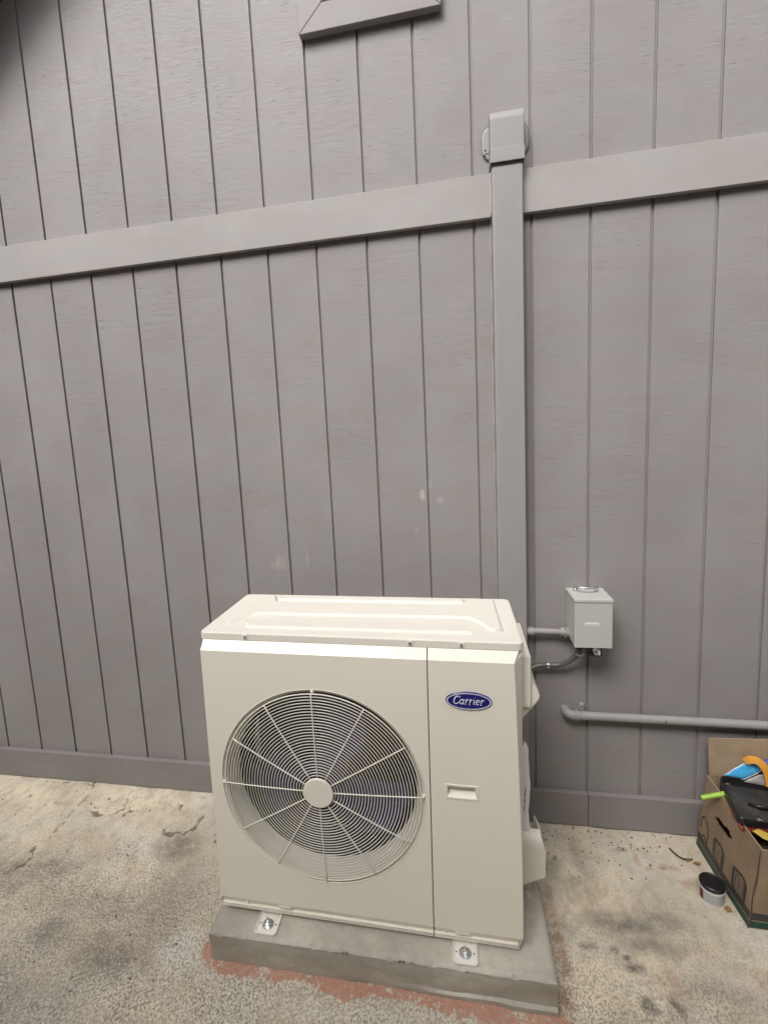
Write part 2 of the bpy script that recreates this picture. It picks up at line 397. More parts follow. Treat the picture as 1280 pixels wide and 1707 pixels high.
for y in ys:
    for x in xs:
        near = -2.8 < x < 1.3 and -1.2 < y < .05
        z = 0.0; va = dict.fromkeys(A, 0.0)
        w = noise.noise((x*3.1, y*3.1, 1.3)); va['smooth'] = .3+.5*w
        if near:
            w2 = noise.noise((x*9, y*9, 4.1)); w3 = noise.noise((x*28, y*28, 9.1))
            z = .004*w + .0018*w2 + .0009*w3
            z += .006*max(0, 1+y/.25)*(noise.noise((x*7, y*11, 2))) if y > -.25 else 0
            wall = max(0, min(1, 1+(y+.05)/.58)) if x < .1 else max(0, min(1, 1+(y+.15)/.75))
            va['smooth'] = max(0, min(1, wall*1.1+.35*w+.25*w2))
            jx, jy = .010*w3+.02*w2, .010*noise.noise((x*28, y*28, 31))+.02*noise.noise((x*9, y*9, 17))
            if y > -.62 and x < -1.0:
                for pl, wd in CR:
                    d_ = seg_d(x+jx*1.6+.012*noise.noise((x*60, y*60, 5)), y+jy*1.6, pl)
                    if d_ < wd*1.6:
                        wd2 = wd*(.35+1.3*max(0, noise.noise((x*16, y*16, 3))+.35))
                        k = max(0, 1-d_/wd2); va['crack'] = max(va['crack'], min(1, k*1.5)); z -= .007*k
            for key, L_ in BL.items():
                for (bx_, by_, ra, rb, s_) in L_:
                    if abs(x-bx_) < ra*2.2+.03 and abs(y-by_) < rb*2.2+.03:
                        q = math.hypot((x+jx*1.2-bx_)/ra, (y+jy*1.2-by_)/rb)
                        va[key] = max(va[key], s_*max(0, min(1, 1.5-q)))
            re_ = red_edge(x)
            if re_ < 9 and y < -.69:
                dd = (y-(re_+.006*w3+.008*w2))/.012
                va['red'] = max(0, min(1, .5+dd*.5))*(1 if y > re_-.03 else 0)
                va['red'] *= (.8+.4*w2)*(1 if x < .262 else max(0, min(1, (-.752-y)/.01)))
            if .245 < x < .29 and y > -.8: va['red'] = max(va['red'], .42-abs(x-.268)*22+.35*w2)
        verts.append((x, y, z))
        for k in A: A[k].append(va[k])
nx, ny = len(xs), len(ys)
faces = [(j*nx+i, j*nx+i+1, (j+1)*nx+i+1, (j+1)*nx+i) for j in range(ny-1) for i in range(nx-1)]
me = bpy.data.meshes.new('ground'); me.from_pydata(verts, [], faces); me.materials.append(M_ground)
me.polygons.foreach_set('use_smooth', [True]*len(faces))
for k, L_ in A.items():
    at = me.attributes.new(k, 'FLOAT', 'POINT'); at.data.foreach_set('value', L_)
gr = bpy.data.objects.new('ground', me); C.objects.link(gr); gr['kind'] = 'structure'
gr['label'] = 'worn mottled concrete ground with cracks and a red streak'

# ------------------------------------------------------------------ house wall
wall = tag(empty('house_wall', (0, 0, 0)), 'grey painted grooved plywood siding wall rising above the concrete', 'wall')
S_, X0, G_ = .2032, .5227, .0092
XL, XR = X0-19*S_, X0+11*S_
def rake(x): return 4.705-.75*abs(x+.24)
for row in (0, 1):
    for i in range(-19, 11):
        a = X0+i*S_+G_/2; b = X0+(i+1)*S_-G_/2
        if row == 0: za, zb = .02, 2.498
        else: za, zb = 2.501, None
        bm = bmesh.new()
        dy = random.uniform(-.0007, .0007)
        if row == 0: poly = [(a, za), (b, za), (b, zb), (a, zb)]
        else:
            poly = [(a, za), (b, za), (b, max(za+.02, rake(b)-.01)), (a, max(za+.02, rake(a)-.01))]
            if a < -.24 < b: poly.insert(3, (-.24, rake(-.24)-.01))
        prism(bm, poly, 'Y', dy, .0125+dy, .0014, 1)
        obj('board', bm, M_siding, wall)
bm = bmesh.new()
prism(bm, [(XL, .01), (XR, .01), (XR, rake(XR)-.02), (-.24, rake(-.24)-.02), (XL, rake(XL)-.02)], 'Y', .0088, .14)
obj('wall_sheathing', bm, M_trim, wall)
# belt trim, in three lengths, with a run of caulk along its upper edge
for a, b in ((XL, .1762), (.2854, XR)):
    obj('belt_board', B(a, b, -.0265, -.001, 2.436, 2.585, .0022, 2), M_belt, wall, True, R(40))
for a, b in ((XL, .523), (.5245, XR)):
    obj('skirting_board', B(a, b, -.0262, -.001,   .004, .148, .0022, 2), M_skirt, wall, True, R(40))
bm = bmesh.new()
x = -2.6
while x < 2.0:
    L_ = random.uniform(.05, .22)
    if not (.13 < x < .31 or .13 < x+L_ < .31):
        pts = [(x+L_*k/6, -.003+random.uniform(-.001, .001), 2.5855+random.uniform(-.0008, .0008)) for k in range(7)]
        tube(bm, pts, [.0008]+[random.uniform(.0012, .0030) for _ in range(5)]+[.0008], 6)
    x += L_+random.uniform(.004, .05)
obj('caulk_bead', bm, M_caulk, wall, True)
# roof overhang of the gable end
for s, xe in ((-1, XL-.15), (1, XR+.15)):
    bm = bmesh.new()
    poly = [(-.24, 4.705), (xe, rake(xe)), (xe, rake(xe)+.16), (-.24, 4.865)]
    prism(bm, poly, 'Y', -.24, 3.0, .004)
    obj('roof', bm, M_roof, wall)
# gable vent: mitred frame and louvre slats
vent = obj('vent', B(-.43, -.055, -.004, -.001, 3.24, 3.70), M_gap, wall)
xa, xb, za, zb, w_ = -.503, .018, 3.157, 3.79, .092
for quad in ([(xa, za), (xb, za), (xb-w_, za+w_), (xa+w_, za+w_)], [(xa, zb), (xa+w_, zb-w_), (xb-w_, zb-w_), (xb, zb)],
             [(xa, za+.0015), (xa+w_, za+w_+.0015), (xa+w_, zb-w_-.0015), (xa, zb-.0015)], [(xb, za+.0015), (xb, zb-.0015), (xb-w_, zb-w_-.0015), (xb-w_, za+w_+.0015)]):
    bm = bmesh.new(); prism(bm, quad, 'Y', -.033, -.001, .0015); obj('frame_board', bm, M_trim, vent)
z = za+w_+.004
while z < zb-w_-.03:
    bm = bmesh.new(); prism(bm, [(-.005, z+.034), (-.009, z+.036), (-.030, z+.003), (-.026, z+.001)], 'X', xa+w_+.001, xb-w_-.001)
    obj('slat', bm, M_trim, vent); z += .04

# ------------------------------------------------------------------ line cover duct with elbow cap
duct = tag(empty('line_cover', (.23, 0, .02)), 'tall grey painted rectangular duct running up the wall behind the heat pump', 'duct')
def loc(o, p=duct): o.location = -Vector(p.location); return o
bm = bmesh.new()
prism(bm, rrect(.1775, .2840, -.062, -.0005, .006, 3), 'Z', .16, 2.63)
for x in (.196, .212, .228, .244, .26, ):
    box(bm, x-.0012, x+.0012, -.0627, -.0615, .17, 2.6)
loc(obj('channel', bm, M_wallpaint, duct, True, R(35)))
bm = bmesh.new()
prof = [(-.0008, 2.60), (-.069, 2.60), (-.070, 2.735), (-.068, 2.750), (-.062, 2.761), (-.052, 2.768), (-.040, 2.771), (-.0008, 2.772)]
prism(bm, prof, 'X', .1735, .2880, .004, 2)
loc(obj('elbow_cap', bm, M_wallpaint, duct, True, R(35)))
loc(obj('cap_collar', B(.1722, .2893, -.0712, -.0005, 2.598, 2.645, .002, 2), M_wallpaint, duct, True, R(35)))
bm = bmesh.new()
prism(bm, rrect(.148, .314, 2.632, 2.756, .045, 6), 'Y', -.009, .0005, .0070, 3)
loc(obj('wall_flange', bm, M_wallpaint, duct, True, R(35)))
bm = bmesh.new(); box(bm, .1760, .2855, -.0645, -.003, 2.589, 2.5975)
loc(obj('shadow_gap', bm, M_gap, duct))
for (x, y, z) in ((.1717, -.055, 2.638), (.2897, -.055, 2.645)):
    bm = bmesh.new(); lathe(bm, [(0, -.002), (.0055, -.002), (.0065, 0), (.0055, .002), (0, .002)], 'X', (x, y, z), 12)
    loc(obj('screw', bm, M_gap, duct))
for (x, z) in ((.161, 2.672), (.165, 2.660), (.158, 2.655)):
    bm = bmesh.new(); lathe(bm, [(0, -.0015), (.0028, -.001), (.0035, 0)], 'Y', (x, -.0092, z), 7)
    loc(obj('paint_hole', bm, M_gap, duct))
bm = bmesh.new()
for xx in (.1755, .2860):
    n = 60; pts = [(xx+random.uniform(-.0012, .0012), -.0015, .2+2.35*k/n) for k in range(n+1)]
    tube(bm, pts, [random.uniform(.0012, .0032) for _ in pts], 6)
for xx in (.1760, .2856):
    pts = [(xx, -.026-.0006*random.random(), 2.436+.15*k/10) for k in range(11)]
    tube(bm, pts, [random.uniform(.002, .005) for _ in pts], 6)
loc(obj('caulk_bead', bm, M_caulk, duct, True))

# ------------------------------------------------------------------ disconnect box and conduits
dx = tag(empty('disconnect_box', (.505, 0, .83)), 'grey metal electrical box with hinged lid mounted on the wall siding', 'electrical box')
def put(o, p): o.parent = p; o.location = -Vector(p.location); return o
bm = bmesh.new(); box(bm, .4425, .5700, -.136, -.002, .839, 1.016, .0015)
put(obj('body', bm, M_boxgrey), dx)
bm = bmesh.new(); box(bm, .4402, .5718, -.1415, -.1365, .8375, 1.013, .0015)
door = put(obj('door', bm, M_boxgrey), dx)
lb = obj('label_sticker', B(.4765, .5245, -.1424, -.1416, .926, .9365), M_label, door); 
for k in range(9):
    pass
bm = bmesh.new()
for k in range(12): box(bm, .479+k*.0036, .479+k*.0036+.0022, -.1428, -.14245, .9295, .9325)
obj('print', bm, M_greyink, lb)
bm = bmesh.new(); box(bm, .4385, .5745, -.1445, -.001, 1.0135, 1.0265, .002)
top = put(obj('lid', bm, M_boxgrey), dx)
bm = bmesh.new()
pts = [(.466, -.040, 1.028), (.466, -.043, 1.044), (.466, -.055, 1.047), (.475, -.066, 1.047), (.49, -.073, 1.047), (.518, -.073, 1.047), (.533, -.066, 1.047), (.541, -.055, 1.047), (.541, -.043, 1.044), (.541, -.040, 1.028)]
tube(bm, pts, .0046, 8)
for x in (.466, .541): lathe(bm, [(0, .018), (.005, .018), (.006, .010), (.009, .008), (.009, 0), (0, 0)], 'Z', (x, -.043, 1.0265), 10)
obj('handle', bm, M_zinc, top, True, R(50))
bm = bmesh.new()
prism(bm, rrect(-.008, .008, -.014, .014, .007, 5), 'Y', -.0015, .0015)
t = obj('hasp', bm, M_zinc); put(t, dx); t.location = Vector((.513, -.146, .826))-dx.location; t.rotation_euler = (.1, R(-25), 0)
bm = bmesh.new(); prism(bm, rrect(-.0035, .0035, -.005, .005, .003, 4), 'Y', -.0017, .0017)
obj('hasp_hole', bm, M_gap, t)
put(obj('plug_housing', B(.500, .540, -.125, -.06, .797, .839, .002), M_black), dx)
pl = put(obj('tag_plate', B(.5145, .5345, -.1262, -.1252, .8035, .830), M_label), dx)
bm = bmesh.new()
for k in range(4): box(bm, .517, .532-.003*(k % 2), -.1267, -.1263, .807+k*.0052, .8092+k*.0052)
obj('print', bm, M_greyink, pl)
bm = bmesh.new(); lathe(bm, [(0, .0), (.015, 0), (.015, .012), (.012, .013), (.012, .03), (0, .03)], 'Z', (.4720, -.075, .809), 16)
put(obj('hub_fitting', bm, M_black, None, True, R(40)), dx)

sc = tag(empty('short_conduit', (.37, -.03, .856)), 'short grey painted conduit between the tall duct and the electrical box', 'conduit')
bm = bmesh.new(); tube(bm, [(.284, -.034, .857), (.44, -.034, .854)], .0118, 14)
put(obj('pipe', bm, M_wallpaint, None, True, R(50)), sc)
for x, w in ((.293, .013), (.420, .014)):
    bm = bmesh.new(); lathe(bm, [(.0118, -w), (.0165, -w), (.0175, -w*.4), (.0175, w*.4), (.0165, w), (.0118, w)], 'X', (x+.006, -.034, .8555), 14)
    put(obj('coupling', bm, M_wallpaint, None, True, R(40)), sc)
bm = bmesh.new(); lathe(bm, [(0, -.003), (.018, -.003), (.019, 0), (.018, .004), (0, .004)], 'X', (.4385, -.034, .8545), 8, smooth=False)
put(obj('lock_nut', bm, M_wallpaint), sc)
for a in (0, 1):
    bm = bmesh.new(); lathe(bm, [(0, .006), (.003, .006), (.003, 0), (0, 0)], 'Z', (.429, -.046, .868 if a else .837), 8)
    put(obj('screw', bm, M_wallpaint), sc)

wc = tag(empty('flexible_conduit', (.40, -.05, .71)), 'thin dark flexible conduit curving from below the electrical box to the unit', 'conduit')
bez = [(.472, -.075, .815), (.472, -.072, .790), (.464, -.06, .768), (.446, -.048, .742), (.420, -.038, .722), (.392, -.032, .713), (.362, -.030, .712), (.333, -.030, .709), (.306, -.032, .699), (.29, -.04, .690), (.262, -.08, .672), (.22, -.15, .66)]
def catmull(P, n=6):
    P = [Vector(p) for p in P]; out = []
    for i in range(len(P)-1):
        p0 = P[max(0, i-1)]; p1 = P[i]; p2 = P[i+1]; p3 = P[min(len(P)-1, i+2)]
        for k in range(n):
            t_ = k/n; out.append(.5*((2*p1)+(p2-p0)*t_+(2*p0-5*p1+4*p2-p3)*t_**2+(3*p1-p0-3*p2+p3)*t_**3))
    out.append(P[-1]); return out
bm = bmesh.new(); tube(bm, catmull(bez), .0108, 12); put(obj('tubing', bm, M_whip, None, True, R(50)), wc)
for (p, ax) in (((.366, -.030, .712), 0), ((.470, -.068, .781), 1)):
    bm = bmesh.new()
    if ax == 0:
        lathe(bm, [(.011, -.005), (.0128, -.005), (.0128, .005), (.011, .005)], 'X', p, 14)
        box(bm, p[0]-.005, p[0]+.005, -.012, -.001, p[2]-.024, p[2]-.010, .001)
        lathe(bm, [(0, -.004), (.004, -.004), (.0045, 0)], 'Y', (p[0], -.012, p[2]-.018), 10)
    else:
        lathe(bm, [(.011, -.005), (.0128, -.005), (.0128, .005), (.011, .005)], 'Z', p, 14)
        lathe(bm, [(0, -.006), (.0045, -.006), (.005, 0), (0, .002)], 'Y', (p[0]+.016, p[1]-.004, p[2]+.001), 10)
        box(bm, p[0]+.008, p[0]+.022, p[1]-.004, p[1]-.002, p[2]-.005, p[2]+.006)
    put(obj('clamp', bm, M_zinc, None, True, R(40)), wc)

lc = tag(empty('long_conduit', (.8, -.03, .495)), 'long grey painted horizontal conduit low on the wall above the cardboard box', 'conduit')
bm = bmesh.new(); tube(bm, [(.478, -.030, .5010), (1.0, -.031, .4985), (1.7, -.031, .4965), (2.6, -.031, .495)], .0165, 16)
put(obj('pipe', bm, M_wallpaint, None, True, R(50)), lc)
bm = bmesh.new(); tube(bm, catmull([(.437, .006, .508), (.438, -.012, .507), (.445, -.026, .505), (.459, -.031, .502), (.481, -.030, .501)], 5), .0195, 16)
put(obj('elbow', bm, M_wallpaint, None, True, R(50)), lc)
bm = bmesh.new(); lathe(bm, [(.0165, -.004), (.0218, -.004), (.0218, .004), (.0165, .004)], 'X', (.4775, -.030, .501), 16)
put(obj('collar', bm, M_wallpaint, None, True, R(40)), lc)
bm = bmesh.new(); lathe(bm, [(.0165, -.008), (.0182, -.008), (.0182, .008), (.0165, .008)], 'X', (.500, -.030, .501), 16)
box(bm, .490, .510, -.012, -.001, .510, .543, .003); lathe(bm, [(0, -.004), (.005, -.003), (.006, 0)], 'Y', (.500, -.012, .533), 10)
put(obj('strap', bm, M_wallpaint, None, True, R(40)), lc)
bm = bmesh.new(); box(bm, .795, .800, -.0490, -.0470, .498, .504, .0006)
put(obj('paint_chip', bm, M_gap), lc)

# ------------------------------------------------------------------ unseen walls added behind and beside the viewer to darken the lower siding
M_stucco = simple('dull_stucco', (.16, .15, .14), .85, var=.1, nscale=6, bump=.3)
bm = bmesh.new(); box(bm, -9, 9, -4.5, -4.3, -.02, 4.9); box(bm, -9.02, 9.02, -4.54, -4.26, 4.903, 4.97, .01)
box(bm, 3.1, 3.3, -4.29, -.4, -.02, 3.2); box(bm, -5.0, -4.8, -4.29, -.4, -.02, 3.2)
bw_ = obj('added_shade_wall', bm, M_stucco); bw_['kind'] = 'structure'

# ------------------------------------------------------------------ cement pad
bm = bmesh.new()
nx_, ny_, nz_ = 90, 46, 10
x0, x1, y0, y1, H_ = -.812, .259, -.740, -.18, .100
def padp(u, v, w):
    x = x0+(x1-x0)*u; y = y0+(y1-y0)*v; z = H_*w
    # the form left a thin skirt of grout along the front foot of the slab
    if w < .16 and v < .001: y -= .012*max(0, min(1, (x+.25)/.3))*(.75+.6*noise.noise((x*9, 1, 2)))
    if w < .01 and u > .999: x += .004
    n1 = noise.noise((x*14, y*14, z*22)); n2 = noise.noise((x*60, y*60, z*60)); e = 0
    eu = min(u, 1-u)*(x1-x0); ev = min(v, 1-v)*(y1-y0); ew = (1-w)*H_
    r = .007+.006*n1
    if w > .5:
        if ev < 1e-6 or eu < 1e-6: z -= max(0, r-ew)*.45 if ew < r else 0
        dd = min(eu, ev)
        if ew < 1e-6 and dd < r*1.5: z -= (r*1.5-dd)*.35
    ch = noise.noise((x*38, y*38, 5)); 
    if ew < .009 and min(eu, ev) < .009 and ch > .18: z -= .012*(ch-.18); y += .008*(ch-.18) if ev < .009 and v < .5 else 0
    return (x+.0020*n1+.0008*n2, y+.0028*n1+.0009*n2, z+.0012*n1+.0005*n2)
def patch(fn, n, mm):
    g = [[bm.verts.new(fn(i/n, j/mm)) for i in range(n+1)] for j in range(mm+1)]
    for j in range(mm):
        for i in range(n): bm.faces.new((g[j][i], g[j][i+1], g[j+1][i+1], g[j+1][i]))
patch(lambda a, b: padp(a, b, 1), nx_*2, ny_*2); patch(lambda a, b: padp(a, 0, b), nx_*2, nz_*2)
patch(lambda a, b: padp(1, a, b), ny_*2, nz_*2); patch(lambda a, b: padp(0, a, b), ny_*2, nz_*2); patch(lambda a, b: padp(a, 1, b), nx_*2, nz_)
bmesh.ops.remove_doubles(bm, verts=bm.verts[:], dist=.0006)
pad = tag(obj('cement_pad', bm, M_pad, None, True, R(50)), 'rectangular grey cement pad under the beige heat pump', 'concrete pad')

# ------------------------------------------------------------------ the outdoor unit
unit = tag(empty('heat_pump', (-.80006, -.67384, .13143)), 'beige outdoor heat pump with round fan grille standing on a cement pad', 'heat pump')
unit.rotation_mode = 'YXZ'; unit.rotation_euler = (-.00831907, .01014193, -.00525882)
HH = .94613; W_ = .977; D_ = .372
FY = .006
DB = .408
def zz(z): return z+HH
# cabinet sides, back and base (hollow)
bm = bmesh.new()
ct = .0015
box(bm, .002, .005, .030, DB, zz(-.93), zz(-.018))
box(bm, W_-.005, W_-.002, .050, DB, zz(-.93), zz(-.018))
box(bm, .02, W_-.02, DB-.012, DB, zz(-.93), zz(-.018))
obj('cabinet', bm, M_beige, unit)
obj('base_pan', B(.004, W_-.006, .030, DB-.002, 0.002, .022, .002), M_beige, unit)
# dark coil inside and partition
bm = bmesh.new(); box(bm, .02, .70, DB-.04, DB-.014, .03, zz(-.024))
box(bm, .705, .7085, .03, DB-.015, .03, zz(-.024)); obj('coil', bm, M_fin, unit)
# side panel corner post
def chamfer_panel(x0, x1, hole, name, left_round=False, right=False):
    """front panel with bevelled head and set-back foot strip; hole = ('circle', cx, cz, r) or ('rect', ...)"""
    bm = bmesh.new()
    zt, zm, zb, zl = zz(-.0215), zz(-.050), zz(-.918), zz(-.950)
    if right:
        xt, xbm = .951, .9745
        def xr(z): return xt+(xbm-xt)*min(1, max(0, (zm-z)/(zm-zz(-.75))))**.85
    else:
        def xr(z): return x1
    # border of the flat face
    left = [(x0, zm-(zm-zb)*k/12) for k in range(13)]
    right_ = [(xr(zb+(zm-zb)*k/12), zb+(zm-zb)*k/12) for k in range(13)]
    if hole[0] == 'circle':
        _, hx, hz, hr = hole; N = 128
        ring, outer = [], []
        for k in range(N):
            a = 2*PI*k/N; c_, s_ = math.cos(a), math.sin(a)
            t_ = 1e9
            if c_ > 1e-9: t_ = min(t_, (x1-hx)/c_)
            if c_ < -1e-9: t_ = min(t_, (x0-hx)/c_)
            if s_ > 1e-9: t_ = min(t_, (zm-hz)/s_)
            if s_ < -1e-9: t_ = min(t_, (zb-hz)/s_)
            ring.append(bm.verts.new((hx+c_*hr, FY, hz+s_*hr))); outer.append((hx+c_*t_, hz+s_*t_))
        # snap nearest to the four corners
        for cxz in ((x0, zm), (x1, zm), (x0, zb), (x1, zb)):
            k = min(range(N), key=lambda q: (outer[q][0]-cxz[0])**2+(outer[q][1]-cxz[1])**2); outer[k] = cxz
        ov = [bm.verts.new((a, FY, b)) for a, b in outer]
        for k in range(N):
            j = (k+1) % N; bm.faces.new((ring[k], ring[j], ov[j], ov[k]))
        # rolled lip into the bell-mouth
        prev = ring
        for (dr, dy) in ((-.0006, -.0012), (-.0016, -.0014), (-.0026, .0010), (-.0036, .0030), (-.0100, .0070), (-.0120, .0080), (-.0132, .0095), (-.0140, .0125)):
            cur = [bm.verts.new((hx+math.cos(2*PI*k/N)*(hr+dr), FY+dy, hz+math.sin(2*PI*k/N)*(hr+dr))) for k in range(N)]
            for k in range(N):
                j = (k+1) % N; f = bm.faces.new((prev[k], prev[j], cur[j], cur[k])); f.smooth = True
            prev = cur
        # lip rising slightly round the opening
    else:
        _, a, b, c_, d_ = hole
        zs = [zm-(zm-zb)*k/12 for k in range(13)]
        zs = sorted(set(zs+[c_, d_]), reverse=True)
        for z1_, z0_ in zip(zs, zs[1:]):
            if z1_ <= d_+1e-6 and z0_ >= c_-1e-6:
                cols = [(x0, a), (b, None)]
            else: cols = [(x0, None)]
            for q0, q1 in cols:
                v = [bm.verts.new((q0, FY, z0_)), bm.verts.new((q1 if q1 else xr(z0_), FY, z0_)), bm.verts.new((q1 if q1 else xr(z1_), FY, z1_)), bm.verts.new((q0, FY, z1_))]
                bm.faces.new(v)
    # head chamfer, foot strip
    def strip(pa, pb):
        for u_, v_ in zip(zip(pa, pa[1:]), zip(pb, pb[1:])):
            bm.faces.new([bm.verts.new(p) for p in (u_[0], u_[1], v_[1], v_[0])])
    R1 = xr(zm); xe = x1 if not right else .966
    strip([(x0, FY, zm), (R1, FY, zm)], [(x0, .0285, zt), (xe, .0285, zt)])
    fx = xr(zb) if not right else .962
    strip([(x0, FY, zb), (fx, FY, zb)], [(x0, .0085, zb-.0015), (fx, .0085, zb-.0015)])
    strip([(x0, .0085, zb-.0015), (fx, .0085, zb-.0015)], [(x0, .0175, zl+.008), (fx, .0175, zl+.008)])
    strip([(x0, .0175, zl+.008), (fx, .0175, zl+.008)], [(x0, .0100, zl+.0055), (fx, .0100, zl+.0055)])
    strip([(x0, FY-.001, zl+.005), (fx, FY-.001, zl+.004)], [(x0, FY-.001, zl), (fx, FY-.001, zl)])
    strip([(x0, .0100, zl), (fx, .0100, zl)], [(x0, .05, zl), (fx, .05, zl)])
    if right:
        zsr = [zm+(zb-zm)*k/12 for k in range(13)]
        A_ = [(xr(z), FY, z) for z in zsr]; Bq = [(W_, .026+.014*(1-k/12), z+.012*(1-k/12)) for k, z in enumerate(zsr)]
        strip(A_, Bq)
        Cq = [(W_, .10, p[2]) for p in Bq]; strip(Bq, Cq)
        # corner triangle at the head, solid return at the foot
        bm.faces.new([bm.verts.new(p) for p in (A_[0], (xe, .0285, zt), (W_-.001, .045, zt), Bq[0])])
        bm.faces.new([bm.verts.new(p) for p in ((W_-.001, .045, zt), (W_-.001, .10, zt), Cq[0], Bq[0])])
        bm.faces.new([bm.verts.new(p) for p in (A_[-1], Bq[-1], (W_, .026, zl+.008), (fx, FY-.001, zl+.002), (fx, FY, zb))])
        bm.faces.new([bm.verts.new(p) for p in ((W_, .026, zl+.008), Bq[-1], Cq[-1], (W_, .10, zl+.008))])
        bm.faces.new([bm.verts.new(p) for p in ((W_, .026, zl+.008), (W_, .10, zl+.008), (fx, .10, zl), (fx, FY-.001, zl+.0))])
        bm.faces.new([bm.verts.new(p) for p in ((fx, FY-.001, zl+.0), (fx, FY-.001, zl+.002), (W_, .026, zl+.008))])
    else:
        xs_ = x0
        zsl = [zm+(zb-zm)*k/12 for k in range(13)]
        strip([(x1, FY, z) for z in zsl], [(x1, .03, z) for z in zsl])
        # left wall with a small rolled corner
        A_ = [(x0, FY, z) for z in zsl]
        if left_round:
            B1 = [(x0-.004, FY+.006, z) for z in zsl]; C1 = [(x0-.004, .05, z) for z in zsl]
            strip(A_, B1); strip(B1, C1)
            strip([(x0, FY, zm), (x0, .0285, zt)], [(x0-.004, FY+.006, zm), (x0-.004, .05, zt)])
            strip([(x0-.004, FY+.006, zb), (x0-.004, .05, zb)], [(x0-.002, FY+.006, zl), (x0-.002, .05, zl)])
            strip([(x0, .0115, zb), (x0-.004, .05, zb)], [(x0, .0115, zl), (x0-.002, .05, zl)])
    bmesh.ops.remove_doubles(bm, verts=bm.verts[:], dist=.0002)
    if not right or True:
        x0_ = x0
    return obj(name, bm, M_beige, unit, False)
FCX, FCZ, FR = .370, zz(-.4865), .328
fp = chamfer_panel(.004, .7095, ('circle', FCX, FCZ, FR), 'front_panel', True)
sp = chamfer_panel(.7125, None, ('rect', .7585, .8480, zz(-.4745), zz(-.4345)), 'service_panel', False, True)
obj('seam_backing', B(.7085, .7140, .012, .03, .03, zz(-.055)), M_gap, unit)
# recessed pull in the service panel
bm = bmesh.new()
hx0, hx1, hz0, hz1 = .7585, .8480, zz(-.4745), zz(-.4345)
o = [(hx0-.003, FY-.0015, hz0-.003), (hx1+.003, FY-.0015, hz0-.003), (hx1+.003, FY-.0015, hz1+.003), (hx0-.003, FY-.0015, hz1+.003)]
loops = [[(hx0-.004, FY+.0005, hz0-.004), (hx1+.004, FY+.0005, hz0-.004), (hx1+.004, FY+.0005, hz1+.004), (hx0-.004, FY+.0005, hz1+.004)],
         o,
         [(hx0+.002, FY-.0015, hz0+.002), (hx1-.002, FY-.0015, hz0+.002), (hx1-.002, FY-.0015, hz1-.002), (hx0+.002, FY-.0015, hz1-.002)],
         [(hx0+.005, FY+.002, hz0+.006), (hx1-.005, FY+.002, hz0+.006), (hx1-.005, FY+.002, hz1-.006), (hx0+.005, FY+.002, hz1-.006)],
         [(hx0+.007, FY+.016, hz0+.013), (hx1-.007, FY+.016, hz0+.013), (hx1-.007, FY+.018, hz1-.005), (hx0+.007, FY+.018, hz1-.005)]]
lv = [[bm.verts.new(p) for p in L_] for L_ in loops]
for a_, b_ in zip(lv, lv[1:]):
    for k in range(4): bm.faces.new((a_[k], a_[(k+1) % 4], b_[(k+1) % 4], b_[k]))
bm.faces.new(lv[-1])
obj('pull_recess', bm, M_beige2, unit)
# bell mouth (shroud)
bm = bmesh.new()
lathe_prof = [(FR-.0140, .0184), (FR-.0165, .026), (FR-.0215, .036), (FR-.027, .048), (FR-.030, .060), (FR-.030, .078)]
N = 96; rings = []
for r, y in lathe_prof:
    rings.append([bm.verts.new((FCX+r*math.cos(2*PI*k/N), y, FCZ+r*math.sin(2*PI*k/N))) for k in range(N)])
for a_, b_ in zip(rings, rings[1:]):
    for k in range(N):
        f = bm.faces.new((a_[k], a_[(k+1) % N], b_[(k+1) % N], b_[k])); f.smooth = True
obj('shroud', bm, M_beige, unit)
# closure behind the front panel around the shroud
bm = bmesh.new(); N = 64
ri = [bm.verts.new((FCX+(FR-.029)*math.cos(2*PI*k/N), .079, FCZ+(FR-.029)*math.sin(2*PI*k/N))) for k in range(N)]
ro = [bm.verts.new((FCX+.34*math.cos(2*PI*k/N), .079, FCZ+.34*math.sin(2*PI*k/N))) for k in range(N)]
rc = [bm.verts.new((FCX+(FR-.029)*math.cos(2*PI*k/N), .21, FCZ+(FR-.029)*math.sin(2*PI*k/N))) for k in range(N)]
for k in range(N):
    bm.faces.new((ri[k], ri[(k+1) % N], ro[(k+1) % N], ro[k])); bm.faces.new((ri[k], ri[(k+1) % N], rc[(k+1) % N], rc[k]))
obj('inner_baffle', bm, M_fin, unit)
# fan
fan = obj('fan', (lambda b: (lathe(b, [(0, .075), (.045, .076), (.058, .084), (.060, .14), (0, .14)], 'Y', (FCX, 0, FCZ), 32), b)[1])(bmesh.new()), M_blade, unit, True, R(40))
for q in range(3):
    bm = bmesh.new(); rows = []
    for i in range(13):
        t_ = i/12; r = .055+(.282-.055)*t_
        sweep = .55*t_*t_; half = .42+.16*math.sin(PI*min(1, t_*1.1))
        row = []
        for j in range(9):
            s_ = j/8-.5
            a = 2*PI*q/3+1.1+sweep+s_*2*half*(1-.15*t_)
            y = .110+.062*s_*(1-.45*t_)+.016*(1-4*s_*s_)
            row.append((FCX+r*math.cos(a), y, FCZ+r*math.sin(a)))
        rows.append(row)
    for off, flip in ((0, 0), (.003, 1)):
        g = [[bm.verts.new((p[0], p[1]+off, p[2])) for p in row] for row in rows]
        for i in range(12):
            for j in range(8):
                f = bm.faces.new((g[i][j], g[i+1][j], g[i+1][j+1], g[i][j+1])); f.smooth = True
    obj('blade', bm, M_blade, fan)
bm = bmesh.new(); lathe(bm, [(0, .14), (.062, .14), (.066, .15), (.066, .22), (.05, .235), (0, .235)], 'Y', (FCX, 0, FCZ), 28)
box(bm, FCX-.09, FCX-.07, .2, .225, .03, zz(-.02)); box(bm, FCX+.07, FCX+.09, .2, .225, .03, zz(-.02))
